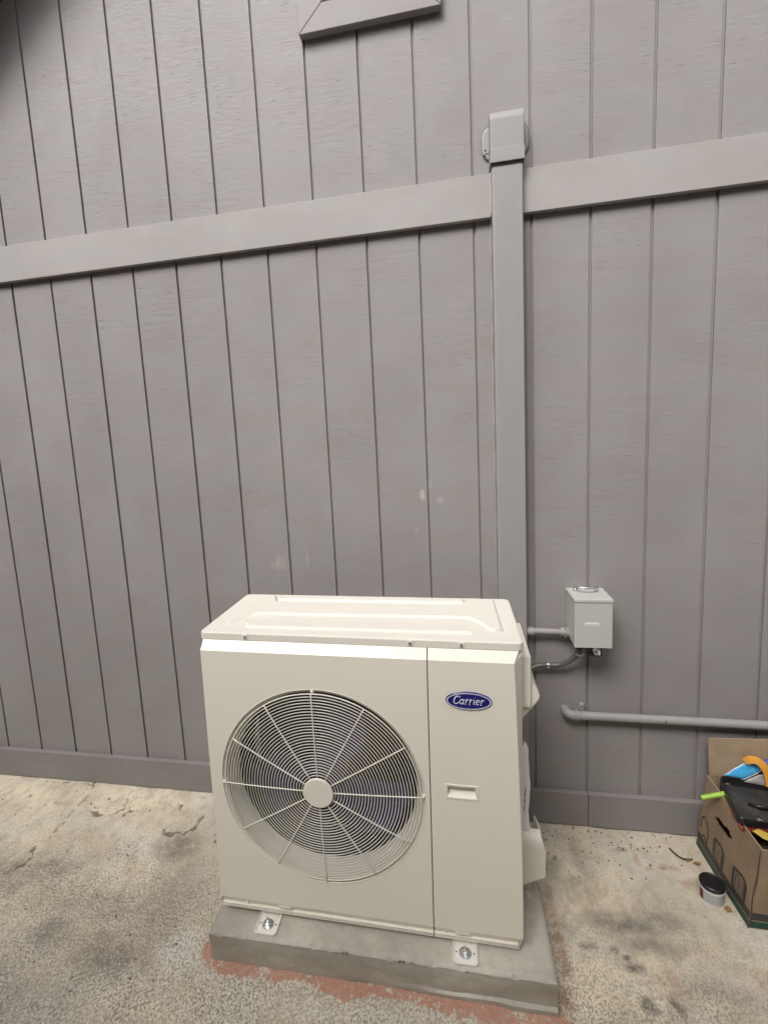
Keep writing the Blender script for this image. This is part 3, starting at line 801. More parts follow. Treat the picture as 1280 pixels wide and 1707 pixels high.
obj('motor_mount', bm, M_fin, unit)
# grille: rings, spokes, hub cap
gy = lambda r: FY-.003-.011*(1-(r/.315)**2)
gril = empty('grille'); gril.parent = unit; gril.location = (FCX, 0, FCZ)
def torus(bm, R_, r_, y, n=96, mseg=6):
    rg = []
    for k in range(n):
        a = 2*PI*k/n
        rg.append([bm.verts.new(((R_+r_*math.cos(2*PI*q/mseg))*math.cos(a), y+r_*math.sin(2*PI*q/mseg), (R_+r_*math.cos(2*PI*q/mseg))*math.sin(a))) for q in range(mseg)])
    for k in range(n):
        a_, b_ = rg[k], rg[(k+1) % n]
        for q in range(mseg):
            f = bm.faces.new((a_[q], a_[(q+1) % mseg], b_[(q+1) % mseg], b_[q])); f.smooth = True
nr = 29
for k in range(nr):
    r = .0535+(.3135-.0535)*k/(nr-1)
    bm = bmesh.new(); torus(bm, r, .00145 if k < nr-1 else .0023, gy(r))
    obj('grille_ring', bm, M_wire, gril)
for k in range(12):
    a = PI/2+R(1.5)+k*PI/6+random.uniform(-.012, .012)
    bm = bmesh.new()
    pts = [(r*math.cos(a), gy(r)-.0022, r*math.sin(a)) for r in [.044+(.316-.044)*q/10 for q in range(11)]]
    tube(bm, pts, .0019, 8); obj('spoke', bm, M_wire, gril)
bm = bmesh.new(); lathe(bm, [(0, -.0185), (.0455, -.0185), (.0475, -.0172), (.048, -.012), (.046, -.009), (0, -.009)], 'Y', (0, 0, 0), 48)
obj('hub_cap', bm, M_beige2, gril, True, R(30))
for a in (91.5, 1.0, 181.5, 271.0):
    a = R(a); bm = bmesh.new()
    lathe(bm, [(0, -.0115), (.004, -.011), (.0055, -.008), (.0055, -.002), (.0085, -.001), (.0085, .004)], 'Y', (.320*math.cos(a), FY+.007, .320*math.sin(a)), 12)
    obj('grille_clip', bm, M_beige2, gril, True, R(40))
# lid with pressed panels and a turned-down rim
bm = bmesh.new()
LZ0, LZ1 = zz(-.0205), zz(-.0015)
def ring_loop(pts, z): return [bm.verts.new((x, y, z)) for x, y in pts]
def lidloop(ins, r): return rrect(-.009+ins, W_+.0035-ins, .027+ins, .414-ins, r, 5)
L_ = [ring_loop(lidloop(i_, r_), z_) for i_, r_, z_ in ((0, .020, LZ0), (0, .020, LZ1-.002), (.0012, .019, LZ1+.0012), (.004, .017, LZ1+.003), (.011, .014, LZ1+.0035))]
for a_, b_ in zip(L_, L_[1:]):
    n = len(a_)
    for k in range(n): bm.faces.new((a_[k], a_[(k+1) % n], b_[(k+1) % n], b_[k])).smooth = True
bm.faces.new(L_[-1])
u_ = ring_loop(lidloop(.002, .018), LZ0); n = len(u_)
for k in range(n): bm.faces.new((L_[0][k], L_[0][(k+1) % n], u_[(k+1) % n], u_[k]))
bm.faces.new(u_[::-1])
lid = obj('lid', bm, M_lid, unit, True, R(35))
def emboss(poly, h=.0065, s=.010):
    """raised pressing on the lid: a polygon with sloped shoulders"""
    bm = bmesh.new(); cx_ = sum(p[0] for p in poly)/len(poly); cy_ = sum(p[1] for p in poly)/len(poly)
    n = len(poly); base = LZ1+.0036
    def inset(d):
        out = []
        for i in range(n):
            p0 = Vector(poly[i-1]); p1 = Vector(poly[i]); p2 = Vector(poly[(i+1) % n])
            e1 = (p1-p0).normalized(); e2 = (p2-p1).normalized(); n1 = Vector((-e1.y, e1.x)); n2 = Vector((-e2.y, e2.x))
            b_ = (n1+n2); b_ /= max(.3, b_.length_squared/2); out.append(p1+b_*d)
        return out
    rg = []
    for d, z in ((-.002, -.0008), (0, 0), (s*.25, h*.12), (s*.75, h*.88), (s, h)):
        rg.append([bm.verts.new((p.x, p.y, base+z)) for p in inset(d)])
    for a_, b_ in zip(rg, rg[1:]):
        for k in range(n): bm.faces.new((a_[k], a_[(k+1) % n], b_[(k+1) % n], b_[k])).smooth = True
    bm.faces.new(rg[-1])
    obj('pressed_panel', bm, M_lid, lid, True, R(40))
emboss([(.13, .070), (.845, .078), (.835, .108), (.81, .140), (.10, .140), (.118, .105)])
emboss([(.045, .095), (.075, .085), (.10, .155), (.13, .190), (.83, .205), (.865, .165), (.895, .105), (.935, .105), (.930, .388), (.875, .388), (.85, .340), (.835, .322), (.15, .322), (.125, .385), (.07, .385), (.055, .20)])
emboss([(.15, .340), (.815, .343), (.835, .385), (.14, .385)])
for x in (.148, .662, .809):
    t = obj('fixing_tab', B(x-.010, x+.010, .0252, .0275, LZ0+.003, LZ1+.0005, .0015), M_lid, lid)
    bm = bmesh.new(); lathe(bm, [(0, -.0032), (.0035, -.0030), (.005, -.0008), (.005, .001)], 'Y', (x, .0252, zz(-.0095)), 12)
    obj('screw', bm, M_zinc, t, True, R(40))
for x in (.093, .621, .745):
    bm = bmesh.new(); lathe(bm, [(0, -.003), (.0035, -.0028), (.005, -.0008), (.005, .001)], 'Y', (x, .0145, zz(-.934)), 12)
    obj('screw', bm, M_beige2, unit, True, R(40))
for x in (.205, .775):
    obj('pressed_tab', B(x, x+.045, .0085, .012, zz(-.936), zz(-.9235), .0015), M_beige, unit)
# badge
BX, BZ, BA, BB = .826, zz(-.1665), .0645, .0272
bm = bmesh.new(); lathe(bm, [(0, FY-.004), (.96, FY-.004), (1.0, FY-.0028), (1.0, FY+.0006)], 'Y', (0, 0, 0), 64)
for v in bm.verts: v.co.x = BX+v.co.x*BA; v.co.z = BZ+v.co.z*BB
badge = obj('badge', bm, M_navy, unit, True, R(40))
badge['label'] = 'blue oval badge with white lettering'
bm = bmesh.new()
pts_o = []
for k in range(72):
    a = 2*PI*k/72
    pts_o.append([bm.verts.new((BX+BA*f_*math.cos(a), FY-.0042-h_, BZ+BB*g_*math.sin(a))) for f_, g_, h_ in ((.955, .90, 0), (.955, .90, .0005), (.915, .83, .0005), (.915, .83, 0))])
for k in range(72):
    a_, b_ = pts_o[k], pts_o[(k+1) % 72]
    for q in range(3): bm.faces.new((a_[q], a_[q+1], b_[q+1], b_[q]))
obj('badge_rim', bm, M_silver, badge)
def arc(cx_, cz_, rx, rz, a0, a1, n=12): return [(cx_+rx*math.cos(R(a0+(a1-a0)*k/n)), cz_+rz*math.sin(R(a0+(a1-a0)*k/n))) for k in range(n+1)]
GL = {'C': ([arc(.62, .80, .52, .80, 40, 320), [(1.02, 1.32), (1.08, 1.62)], [(1.02, .28), (1.14, .42)]], 1.22),
      'a': ([arc(.40, .50, .33, .48, 30, 350, 14), [(.74, 1.0), (.70, .55), (.72, .12), (.82, 0), (.95, .12)]], 1.02),
      'r': ([[(.02, .92), (.18, 1.0), (.20, .5), (.20, 0)], [(.06, 0), (.36, 0)], [(.20, .6), (.34, .9), (.52, 1.0), (.64, .92)]], .78),
      'i': ([[(.02, .92), (.18, 1.0), (.19, .5), (.19, .1), (.30, 0), (.40, .1)], [(.20, 1.36), (.21, 1.44)]], .50),
      'e': ([[(.10, .50), (.70, .58)]+arc(.40, .52, .32, .48, 10, 320, 12)], .88)}
bm = bmesh.new(); sc_ = .0148; x = 0; word = 'Carrier'; tot = sum(GL[c][1] for c in word)-.1
for ch in word:
    for st_ in GL[ch][0]:
        pts = [(BX+((x+px+.24*pz)-tot/2-.16)*sc_*.98, FY-.0046, BZ+(pz-.62)*sc_) for px, pz in st_]
        rw = .082*sc_*(1.15 if ch == 'C' else 1.0); n = len(pts)
        tube(bm, pts, [rw*(.75+.45*math.sin(PI*k/(n-1))) for k in range(n)], 6)
    x += GL[ch][1]
for v in bm.verts: v.co.y = FY-.0046+(v.co.y-(FY-.0046))*.35
obj('lettering', bm, M_silver, badge)
# mounting feet with anchor bolts
for fx0, zf in ((.138, -.0296), (.767, -.0236)):
    bm = bmesh.new(); x1_ = fx0+.074
    out = rrect(fx0, x1_, -.052, .030, .012, 4)
    def lp(ins, z): return [bm.verts.new((p[0]+(ins if p[0] < fx0+.037 else -ins), p[1]+(ins if p[1] < -.01 else -ins), z)) for p in out]
    rg = [lp(0, zf), lp(0, zf+.006), lp(.0025, zf+.0068), lp(.0055, zf+.004), lp(.0065, zf+.003)]
    for a_, b_ in zip(rg, rg[1:]):
        for k in range(len(a_)): bm.faces.new((a_[k], a_[(k+1) % len(a_)], b_[(k+1) % len(a_)], b_[k]))
    bm.faces.new(rg[-1]); bm.faces.new(rg[0][::-1])
    ft = obj('foot', bm, M_lid, unit, True, R(40))
    obj('foot_rail', B(fx0+.004, x1_-.004, .031, D_-.01, zf+.0005, .0015, .002), M_beige, ft)
    bm = bmesh.new(); px, py = fx0+.037, -.018
    lathe(bm, [(0, zf+.0032), (.0185, zf+.0032), (.0185, zf+.0052), (.0075, zf+.0056), (0, zf+.0056)], 'Z', (px, py, 0), 28)
    obj('washer', bm, M_zinc, ft, True, R(30))
    bm = bmesh.new(); lathe(bm, [(0, zf+.0055), (.0098, zf+.0055), (.0098, zf+.0125), (.0085, zf+.0135), (.0052, zf+.0138), (.0050, zf+.024), (.004, zf+.026), (0, zf+.026)], 'Z', (px, py, 0), 6, smooth=False)
    obj('anchor_bolt', bm, M_zinc, ft)
    for sx_ in (-.026, .026):
        bm = bmesh.new(); lathe(bm, [(0, zf+.0034), (.0024, zf+.0034)], 'Z', (px+sx_, py+.002, 0), 8); obj('drain_hole', bm, M_gap, ft)
# right hand side: service cover flange, hand grip and valve cover
bm = bmesh.new(); prism(bm, [(.07, zz(-.215)), (.07, zz(-.055)), (.30, zz(-.042)), (.33, zz(-.06)), (.33, zz(-.215))], 'X', W_-.003, 1.006, .006, 2)
obj('side_cover', bm, M_beige2, unit, True, R(35))
bm = bmesh.new(); prism(bm, [(.974, zz(-.10)), (1.0062, zz(-.125)), (1.030, zz(-.172)), (1.0345, zz(-.186)), (1.030, zz(-.200)), (.974, zz(-.272))], 'Y', .085, .30, .006, 3)
obj('hand_grip', bm, M_beige2, unit, True, R(35))
bm = bmesh.new()
vx0, vx1, vy0, vy1 = .974, 1.063, .15, .30
prism(bm, [(vx0, zz(-.885)), (1.061, zz(-.838)), (1.063, zz(-.832)), (1.063, zz(-.745)), (1.060, zz(-.735)), (vx0, zz(-.735))], 'Y', vy0, vy0+.004, .0010)
lipc = [(vy0+.035*(1-math.cos(R(a))), zz(-.735)+.038*math.sin(R(a))) for a in range(0, 91, 10)]
rows = []
for (a_, z_) in lipc:
    f_ = (z_-zz(-.735))/.038
    rows.append([bm.verts.new((x_-(.013*f_ if x_ > 1 else 0), a_, z_)) for x_ in (vx0, 1.061)])
for r1, r2 in zip(rows, rows[1:]):
    f = bm.faces.new((r1[0], r1[1], r2[1], r2[0])); f.smooth = True
prism(bm, [(vy0+.0042, zz(-.838)), (vy0+.0042, zz(-.722)), (vy0+.018, zz(-.705)), (vy0+.035, zz(-.698)), (.24, zz(-.712)), (.29, zz(-.735)), (.30, zz(-.838))], 'X', 1.0475, 1.0515)
prism(bm, [(vx0, zz(-.885)), (1.060, zz(-.838)), (1.060, zz(-.833)), (vx0, zz(-.880))], 'Y', vy0+.0042, .30)
obj('valve_cover', bm, M_beige2, unit, True, R(30))
# brass valve stub inside
bm = bmesh.new(); tube(bm, [(.978, .20, zz(-.775)), (1.0, .20, zz(-.775)), (1.003, .20, zz(-.74))], .007, 10)
obj('valve', bm, M_yellow, unit)

# insulated refrigerant line hanging beside the unit
UM = Matrix.Translation(unit.location) @ unit.rotation_euler.to_matrix().to_4x4()
il = tag(empty('insulated_pipe', UM @ Vector((1.0, .2, zz(-.75)))), 'white insulated pipe sleeve standing upright at the right side of the unit', 'insulated pipe')
bm = bmesh.new()
raw = [(.990, .19, -.405), (.997, .19, -.42), (1.000, .19, -.45), (1.003, .19, -.50), (1.004, .19, -.56), (1.000, .19, -.62), (1.001, .19, -.66), (1.006, .19, -.70), (1.010, .185, -.735)]
pts = [UM @ Vector((a, b, zz(c_))) for a, b, c_ in raw]
pts = catmull(pts, 5)
tube(bm, pts, [.0168+.0010*math.sin(k*.35)+.0005*math.sin(k*1.1) for k in range(len(pts))], 16, cap=False)
put(obj('sleeve', bm, M_white, None, True), il)
bm = bmesh.new(); e0 = pts[-1]+Vector((0, -.003, .001))
lathe(bm, [(.0150, 0), (.0135, -.001), (.0060, -.001)], 'Z', e0-Vector((0, 0, .0015)), 16)
put(obj('foam_end', bm, M_leaf, None, True), il)
bm = bmesh.new(); tube(bm, [pts[-3], pts[-1], UM @ Vector((1.0, .19, zz(-.765))), UM @ Vector((.98, .2, zz(-.78)))], .006, 10)
put(obj('copper_line', bm, M_copper, None, True), il)
bm = bmesh.new()
for k in range(13):
    z = -.545-.0065*k
    if k in (5, 9): continue
    q = UM @ Vector((1.0045-.0004*k, .1715, zz(z)))
    box(bm, q.x-.0010, q.x+.0015, q.y-.0016, q.y-.0006, q.z-.0022, q.z+.0022)
put(obj('print', bm, M_ink), il)

# ------------------------------------------------------------------ moving carton with its flap up
cb = tag(empty('cardboard_carton', (1.13, -.23, 0)), 'open brown cardboard carton with green stripe standing against the wall', 'cardboard box')
CX0, CX1, CY0, CY1, CH = .914, 1.36, -.400, -.062, .300
TH = .004
def wallpanel(name, P00, P10, P01, P11, bulge, nrm, n=16, m_=12, hole=None, off=0.0, mat=None, th=TH, topfn=None):
    bm = bmesh.new(); nrm = Vector(nrm); P00, P10, P01, P11 = map(Vector, (P00, P10, P01, P11))
    def pt(u, v, d):
        p = P00.lerp(P10, u).lerp(P01.lerp(P11, u), v)
        wv = bulge*math.sin(PI*u)*math.sin(PI*min(1, v*.9+.1))+.0015*noise.noise((u*5, v*5, P00.x*7))
        return p+nrm*(wv+d)
    for d in (off, off-th):
        g = [[bm.verts.new(pt(i/n, j/m_, d)) for i in range(n+1)] for j in range(m_+1)]
        for j in range(m_):
            for i in range(n):
                if hole and hole(i/n, j/m_, (i+1)/n, (j+1)/m_): continue
                bm.faces.new((g[j][i], g[j][i+1], g[j+1][i+1], g[j+1][i]))
        if d == off: ga = g
        else: gb = g
    be = [(0, i, 0, i+1) for i in range(n)]+[(m_, i, m_, i+1) for i in range(n)]+[(j, 0, j+1, 0) for j in range(m_)]+[(j, n, j+1, n) for j in range(m_)]
    for a, b, c_, d_ in be:
        f = bm.faces.new((ga[a][b], ga[c_][d_], gb[c_][d_], gb[a][b])); f.material_index = 1
    return obj(name, bm, [mat or M_card, M_cardedge], None, True, R(50)), pt
# the left wall, seen from the side: u runs front to back, v up. The hand slot is an opening in it.
lw00, lw10, lw01, lw11 = (CX0+.002, CY0, .001), (CX0-.002, CY1, .001), (.941, CY0-.002, .292), (.938, CY1-.005, .302)
def slot(u0, v0, u1, v1):
    u, v = (u0+u1)/2, (v0+v1)/2; return .40 < u < .70 and abs(v-(.70-.10*(u-.5))) < .040*min(1, (u-.36)/.10, (.74-u)/.10)
left, lpt = wallpanel('side_wall', lw00, lw10, lw01, lw11, .010, (-1, 0, .08), 48, 44, slot); put(left, cb)
right, _ = wallpanel('side_wall', (CX1, CY0, .001), (CX1, CY1, .001), (CX1-.01, CY0, .295), (CX1-.01, CY1, .30), .006, (1, 0, 0)); put(right, cb)
fw, fpt = wallpanel('front_wall', (CX0+.006, CY0-.001, .001), (CX1, CY0, .001), (.946, CY0-.002, .289), (CX1-.01, CY0, .295), .012, (0, -1, 0), 24, 12); put(fw, cb)
bw, _ = wallpanel('back_wall', (CX0+.004, CY1-.004, .001), (CX1, CY1-.004, .001), (.943, CY1-.006, .300), (CX1-.01, CY1-.006, .300), .0, (0, 1, 0)); put(bw, cb)
fl, _ = wallpanel('flap', (.944, CY1-.006, .3035), (CX1-.012, CY1-.006, .3035), (.9485, CY1+.022, .441), (CX1-.012, CY1+.026, .452), -.006, (0, 1, 0), 24, 12); put(fl, cb)
put(obj('floor_panel', B(CX0+.012, CX1-.012, CY0+.012, CY1-.016, .003, .008), M_card), cb)
# dark seam where the front wall folds round the corner
bm = bmesh.new(); tube(bm, [(CX0+.001+.024*k/10+.0015*math.sin(k), CY0-.004-.002*math.sin(k*1.3), .004+.285*k/10) for k in range(11)], .0016, 6)
put(obj('corner_crease', bm, M_darkprint), cb)
# printed bands and pictograms, following the bulge of the board
def decal(name, fn, u0, u1, v0, v1, mat, nu=24, nv=3, off=.0006, parent=None, wob=0):
    bm = bmesh.new()
    g = [[bm.verts.new(fn(u0+(u1-u0)*i/nu, v0+(v1-v0)*j/nv, off)) for i in range(nu+1)] for j in range(nv+1)]
    for j in range(nv):
        for i in range(nu): bm.faces.new((g[j][i], g[j][i+1], g[j+1][i+1], g[j+1][i])).smooth = True
    o = obj(name, bm, mat); o.parent = parent; return o
for fn, par in ((lpt, left), (fpt, fw)):
    decal('green_stripe', fn, .002, .998, .012, .095, M_green, parent=par)
    decal('pale_stripe', fn, .002, .998, .097, .107, M_cardedge, parent=par)
    decal('charcoal_stripe', fn, .002, .998, .109, .205, M_darkprint, parent=par)
def stroke(fn, pl, w, mat, par, name='pictogram'):
    bm = bmesh.new()
    for (a, b), (c_, d_) in zip(pl, pl[1:]):
        dx_, dy_ = c_-a, d_-b; L2 = math.hypot(dx_, dy_) or 1; nx2, ny2 = -dy_/L2*w/2, dx_/L2*w/2
        n = 4
        for k in range(n):
            q = []
            for t_ in (k/n, (k+1)/n):
                q.append((a+dx_*t_, b+dy_*t_))
            vs = [bm.verts.new(fn(q[0][0]+nx2, q[0][1]+ny2, .0009)), bm.verts.new(fn(q[0][0]-nx2, q[0][1]-ny2, .0009)),
                  bm.verts.new(fn(q[1][0]-nx2, q[1][1]-ny2, .0009)), bm.verts.new(fn(q[1][0]+nx2, q[1][1]+ny2, .0009))]
            bm.faces.new(vs)
    o = obj(name, bm, mat); o.parent = par
for u0 in (.10, .46, .78):
    w = .18
    if u0 != .78:
        stroke(lpt, [(u0, .20), (u0, .42), (u0+w*.25, .47), (u0+w, .45), (u0+w, .24), (u0+w*.8, .20), (u0, .20)], .036, M_darkprint, left)
        stroke(lpt, [(u0+.03, .24), (u0+.03, .40), (u0+w-.04, .41), (u0+w-.04, .25), (u0+.03, .24)], .010, M_darkprint, left)
        for k in range(3): stroke(lpt, [(u0+.055, .28+.04*k), (u0+w-.07, .285+.04*k)], .014, M_darkprint, left)
    else:
        stroke(lpt, [(u0, .21), (u0-.01, .36), (u0+.04, .46), (u0+.12, .50), (u0+.17, .44), (u0+.17, .30)], .020, M_darkprint, left)
        stroke(lpt, [(u0, .21), (u0+.06, .27), (u0+.12, .23)], .03, M_darkprint, left)

# ---------------- things in the carton
def pillow(name, P3, th, mat, parent, seed=0, n=10):
    """cushion-like flat pack: outline given as 3D points lying roughly in one plane"""
    P3 = [Vector(p)-parent.location for p in P3]
    bm = bmesh.new(); m_ = len(P3); cen = sum(P3, Vector())/m_
    nrm = Vector()
    for i in range(m_): nrm += (P3[i]-cen).cross(P3[(i+1) % m_]-cen)
    nrm.normalize(); dense = []
    for i in range(m_):
        for k in range(4): dense.append(P3[i].lerp(P3[(i+1) % m_], k/4))
    m_ = len(dense)
    for sgn in (1, -1):
        prev = None
        for q in range(n+1):
            f_ = 1-q/n; h = th*math.sqrt(max(0, 1-f_**3))
            if q == n: cur = [bm.verts.new(cen+nrm*sgn*h)]
            else: cur = [bm.verts.new(cen.lerp(p, f_)+nrm*sgn*h*(1+.5*noise.noise(p*f_*34+Vector((seed, 0, 0))))) for p in dense]
            if prev:
                for k in range(m_):
                    f = bm.faces.new((prev[k], prev[(k+1) % m_], cur[(k+1) % m_], cur[k]) if len(cur) > 1 else (prev[k], prev[(k+1) % m_], cur[0]))
                    f.smooth = True
            prev = cur
    bmesh.ops.remove_doubles(bm, verts=bm.verts[:], dist=.0001)
    return obj(name, bm, mat, parent, True)
tr = empty('black_tray', (1.08, -.21, .305))
tag(tr, 'scuffed shallow black plastic tray lying across the open carton', 'plastic tray')
def zpl(x, y): return .303+(y+.30)*.055-(x-.94)*.10
fl_, nl_, nr_, fr_ = (.968, -.127), (.938, -.296), (1.30, -.296), (1.28, -.127)
def ins(d):
    """rounded outline of the tray floor grown by d"""
    cs = [(fl_[0]-d, fl_[1]+d, 'fl'), (nl_[0]-d*1.05, nl_[1]-d, 'nl'), (nr_[0]+d, nr_[1]-d, 'nr'), (fr_[0]+d, fr_[1]+d, 'fr')]
    pts = []
    for i in range(4):
        p0 = Vector(cs[i-1][:2]); p1 = Vector(cs[i][:2]); p2 = Vector(cs[(i+1) % 4][:2]); r = .016+d*.8
        a = p1+(p0-p1).normalized()*r; b = p1+(p2-p1).normalized()*r
        for k in range(6):
            t_ = k/5; pts.append(a*(1-t_)**2+p1*2*t_*(1-t_)+b*t_*t_)
    return pts
bm = bmesh.new(); rg = []
for d, up in ((0, 0), (.003, .0015), (.006, .009), (.0085, .016), (.0125, .0175), (.0145, .015), (.0145, -.006), (.004, -.012), (0, -.012)):
    ring = []
    for p in ins(d):
        far = max(0, min(1, (p.y+.16)/.03))
        ring.append(bm.verts.new((p.x-1.08, p.y+.21, zpl(p.x, p.y)+up*(1+.7*far*(up > 0))-.305)))
    rg.append(ring)
for q, (a_, b_) in enumerate(zip(rg, rg[1:])):
    n = len(a_)
    for k in range(n):
        f = bm.faces.new((a_[k], a_[(k+1) % n], b_[(k+1) % n], b_[k])); f.smooth = True; f.material_index = 1
bm.faces.new(rg[0]).material_index = 0; bm.faces.new(rg[-1][::-1]).material_index = 1
obj('pan', bm, [M_dusty, M_black], tr, True, R(40))
bm = bmesh.new(); q0 = Vector((1.00-1.08, -.215+.21, zpl(1.0, -.215)-.305+.004)); tube(bm, [q0, q0+Vector((.03, -.012, .002)), q0+Vector((.075, -.022, .002))], [.004, .009, .007], 8); obj('knob', bm, M_black, tr)
for (x_, y_, s_) in ((.988, -.300, .006), (.994, -.303, .004), (.984, -.306, .0035), (.975, -.125, .006), (.983, -.124, .004)):
    t = bmesh.new(); bmesh.ops.create_icosphere(t, subdivisions=1, radius=s_)
    for v in t.verts: v.co = Vector((x_-1.08+v.co.x*random.uniform(.7, 1.3), y_+.21+v.co.y*.6, zpl(x_, y_)-.305+(.018 if y_ < -.2 else .004)+v.co.z*.35))
    obj('plaster_crumb', t, M_cardedge, tr)

po = empty('blue_pouch', (1.04, -.10, .35)); tag(po, 'shiny sky blue pouch lying behind the black tray in the carton', 'pouch')
OUT = [(.970, -.112, .337), (1.010, -.105, .365), (1.055, -.10, .394), (1.085, -.098, .398), (1.10, -.10, .370), (1.085, -.108, .356), (1.035, -.115, .330)]
pillow('pack', OUT, .006, M_blue, po, 3)
bm = bmesh.new(); tube(bm, [Vector(p)-po.location+Vector((0, -.002, 0)) for p in OUT[:4]], .0011, 6); tube(bm, [Vector(p)-po.location+Vector((0, -.003, 0)) for p in [OUT[4], OUT[5], OUT[6], OUT[0]]], .0011, 6)
obj('piping', bm, M_silver, po)
gb = empty('grey_bag', (1.08, -.12, .33)); tag(gb, 'crumpled grey plastic film between the blue pouch and black tray', 'plastic film')
M_greybag = simple('grey_film', (.33, .32, .31), .35, var=.25, nscale=25, bump=.4)
pillow('film', [(1.03, -.118, .322), (1.085, -.113, .350), (1.13, -.112, .358), (1.17, -.115, .33), (1.10, -.122, .312)], .007, M_greybag, gb, 8)
vb = empty('violet_bag', (1.18, -.065, .36)); tag(vb, 'violet blue fabric bag behind the orange strap in the carton', 'bag')
pillow('fabric', [(1.10, -.078, .33), (1.105, -.075, .375), (1.15, -.07, .395), (1.24, -.07, .40), (1.26, -.075, .33), (1.17, -.08, .31)], .014, M_purple, vb, 5)
os_ = empty('orange_strap', (1.08, -.13, .39)); tag(os_, 'bright orange curved strap arching over the blue pouch in the carton', 'strap')
bm = bmesh.new()
path = catmull([(1.040, -.112, .398), (1.053, -.118, .411), (1.072, -.124, .413), (1.090, -.130, .397), (1.102, -.134, .372), (1.108, -.137, .345), (1.110, -.138, .322)], 6)
fw_ = []
for k, p in enumerate(path):
    p = p-os_.location; a_ = path[max(0, k-1)]; b_ = path[min(len(path)-1, k+1)]; tg = (b_-a_).normalized()
    side_ = tg.cross(Vector((-.2, -1, .45)).normalized()).normalized(); w = .0125; nn = tg.cross(side_).normalized()*.0012
    fw_.append([bm.verts.new(p-side_*w-nn), bm.verts.new(p+side_*w-nn), bm.verts.new(p+side_*w+nn), bm.verts.new(p-side_*w+nn)])
for a_, b_ in zip(fw_, fw_[1:]):
    for k in range(4): bm.faces.new((a_[k], a_[(k+1) % 4], b_[(k+1) % 4], b_[k])).smooth = True
bm.faces.new(fw_[0]); bm.faces.new(fw_[-1])
obj('webbing', bm, M_orange, os_, True, R(40))
lt = empty('lime_tube', (.93, -.17, .300)); tag(lt, 'lime green plastic tube poking out over the left side of the carton', 'plastic tube')
bm = bmesh.new(); lathe(bm, [(.0060, -.059), (.0082, -.060), (.0086, -.054), (.0084, -.020), (.0090, -.018), (.0090, .03), (0, .03)], 'X', (0, 0, 0), 16)
obj('tube_barrel', bm, M_lime, lt, True, R(40))
bm = bmesh.new(); lathe(bm, [(0, -.052), (.0061, -.052), (.0061, -.0585)], 'X', (0, 0, 0), 12); obj('bore', bm, M_gap, lt)
lt.rotation_euler = (0, R(-17), 0)
rf = empty('red_folder', (1.10, -.22, .290)); tag(rf, 'dark red card folder wedged under the black tray in the carton', 'folder')
bm = bmesh.new(); t_ = [(.955, -.128), (.9485, -.160), (.9345, -.250), (.930, -.318), (1.02, -.345), (1.28, -.340), (1.28, -.128)]
prism(bm, [(a-1.10, b+.22) for a, b in t_], 'Z', -.006, .0)
obj('cover', bm, M_red, rf)
bm = bmesh.new(); tube(bm, [(a-1.10, b+.22, .001) for a, b in t_[:4]], .0016, 6); tube(bm, [(.957-1.10, -.126+.22, .001), (.957-1.10, -.126+.22, .020)], .0018, 6)
obj('orange_edge', bm, M_redor, rf)
yp = empty('yellow_packet', (.985, -.345, .297)); tag(yp, 'small yellow printed packet showing under the black tray', 'packet')
pillow('wrapper', [(.950, -.332, .298), (.975, -.322, .300), (1.02, -.35, .293), (1.0, -.372, .290), (.97, -.358, .293)], .003, M_yellow, yp, 12)
rp = empty('red_packet', (1.05, -.35, .297)); tag(rp, 'small red packet beside the yellow one under the black tray', 'packet')
pillow('wrapper', [(.995, -.330, .299), (1.10, -.330, .296), (1.10, -.37, .290), (1.02, -.37, .290)], .003, M_red, rp, 14)
pk = empty('brown_paper', (1.13, -.23, .20)); tag(pk, 'crumpled packing paper filling the carton under the tray', 'packing paper')
M_paper = simple('packing_paper', (.20, .15, .10), .8, var=.2, nscale=14, bump=.6)
bm = bmesh.new(); n = 26
g = [[bm.verts.new((-.17+.37*i/n, -.145+.29*j/n, .035*noise.noise((i*.35, j*.35, 3))+.012*noise.noise((i*.9, j*.9, 8)))) for i in range(n+1)] for j in range(n+1)]
for j in range(n):
    for i in range(n): bm.faces.new((g[j][i], g[j][i+1], g[j+1][i+1], g[j+1][i]))
obj('sheet', bm, M_paper, pk)

# ------------------------------------------------------------------ jar
jr = tag(empty('small_jar', (.853, -.306, .0015)), 'small white plastic jar with glossy black lid beside the carton', 'jar')
bm = bmesh.new(); lathe(bm, [(0, 0), (.032, 0), (.035, .003), (.0372, .05), (.0392, .0505), (.0392, .0545), (.037, .055), (0, .055)], 'Z', (0, 0, 0), 40)
obj('cup', bm, M_jar, jr, True, R(40))
bm = bmesh.new(); lathe(bm, [(.037, .0545), (.0385, .055), (.0388, .067), (.0365, .0695), (.0345, .0685), (.033, .066), (0, .066)], 'Z', (0, 0, 0), 40)
obj('lid', bm, M_black, jr, True, R(40))
def wrap(a0, a1, z0, z1, mat, name, par, dr=.0004):
    bm = bmesh.new(); n = 20; g = []
    for zq in (z0, z1):
        rr = .035+(.0372-.035)*(zq-.003)/.047+dr
        g.append([bm.verts.new((rr*math.cos(R(a0+(a1-a0)*k/n)), rr*math.sin(R(a0+(a1-a0)*k/n)), zq)) for k in range(n+1)])
    for k in range(n): bm.faces.new((g[0][k], g[0][k+1], g[1][k+1], g[1][k])).smooth = True
    return obj(name, bm, mat, par)
lab = wrap(205, 345, .008, .046, M_jarlabel, 'paper_label', jr)
wrap(176, 204, .008, .046, M_red, 'red_band', jr)
for k in range(5): wrap(212, 330-9*(k % 2)-10*(k == 2), .013+k*.0062, .0142+k*.0062, M_greyink, 'print', lab, .0007)

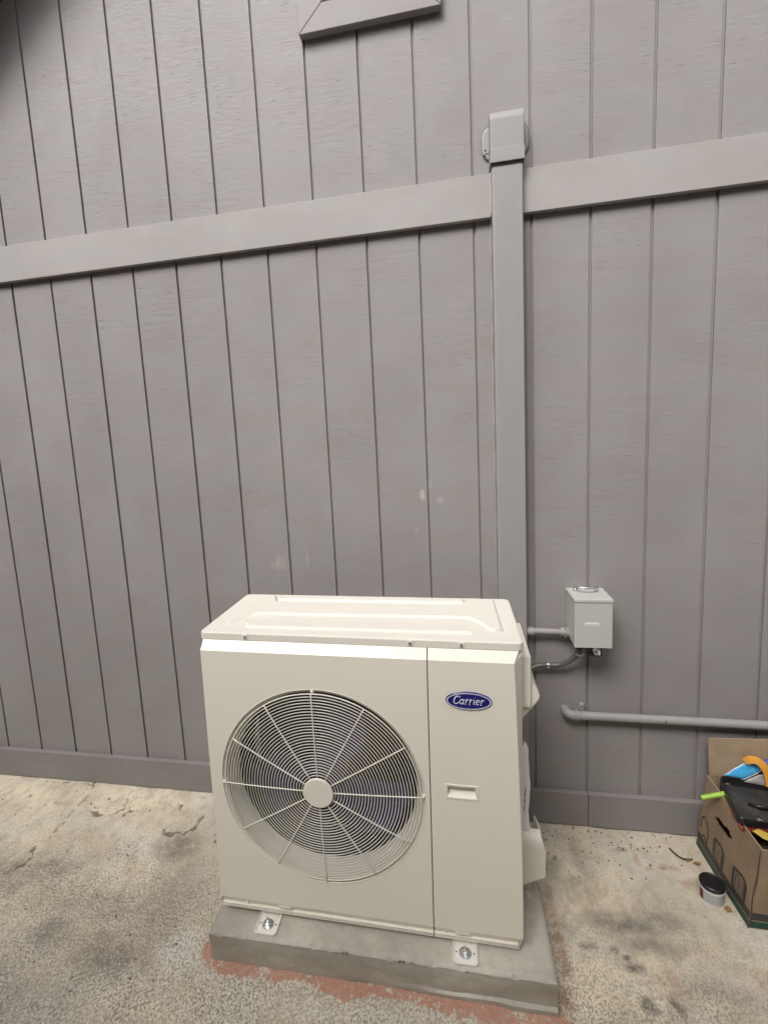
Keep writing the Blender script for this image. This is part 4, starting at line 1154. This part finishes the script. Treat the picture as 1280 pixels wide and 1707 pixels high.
# ------------------------------------------------------------------ litter on the concrete
bm = bmesh.new(); tube(bm, catmull([(.800, -.100, .004), (.808, -.128, .008), (.823, -.145, .006), (.842, -.150, .005), (.862, -.146, .006)], 5), .0028, 6)
tag(obj('curled_twig', bm, M_gap, None, True), 'thin dark curled twig lying on the concrete near the carton', 'twig')
lv_ = [((.845, -.150), 'brown dry leaf scrap lying just below the curled twig', .020), ((.872, -.165), 'rust coloured leaf scrap between the curled twig and carton', .018),
       ((.294, -.775), 'tiny orange leaf scrap at the front right foot of the pad', .014), ((.885, -.345), 'dry leaf crumb tucked between the jar and carton', .018), ((-1.02, -.30), 'small brown leaf scrap beside the left wall crack', .010)]
for (x_, y_), lab_, s_ in lv_:
    bm = bmesh.new(); n = 9
    c0 = bm.verts.new((0, 0, .004)); rr = [bm.verts.new((s_*random.uniform(.4, 1)*math.cos(2*PI*k/n), s_*.7*random.uniform(.4, 1)*math.sin(2*PI*k/n), random.uniform(.001, .009))) for k in range(n)]
    for k in range(n): bm.faces.new((c0, rr[k], rr[(k+1) % n]))
    o = obj('leaf_scrap', bm, M_leaf); o.location = (x_, y_, .002); tag(o, lab_, 'leaf', 'leaf scraps on the concrete')
bm = bmesh.new()
for _ in range(260):
    q = random.random()
    x_ = random.uniform(.3, 1.0) if q < .5 else random.uniform(-2.4, -.9); y_ = -abs(random.gauss(.03, .12))-.03 if q < .6 else random.uniform(-.9, -.05)
    if -.83 < x_ < .28 and y_ > -.78: continue
    if x_ > .88 and y_ < -.03: continue
    s_ = random.uniform(.0012, .0042); t = bmesh.new(); bmesh.ops.create_icosphere(t, subdivisions=1, radius=s_)
    for v in t.verts: v.co = Vector((x_, y_, .002+s_*.3))+Vector((v.co.x*random.uniform(.6, 1.5), v.co.y*random.uniform(.6, 1.5), v.co.z*.6))
    merge(bm, t)
tag(obj('grit', bm, simple('grit_crumbs', (.22, .18, .14), .9, var=.4, nscale=60)), 'loose grit and crumbs scattered along the foot of the wall', 'grit', None, 'stuff')
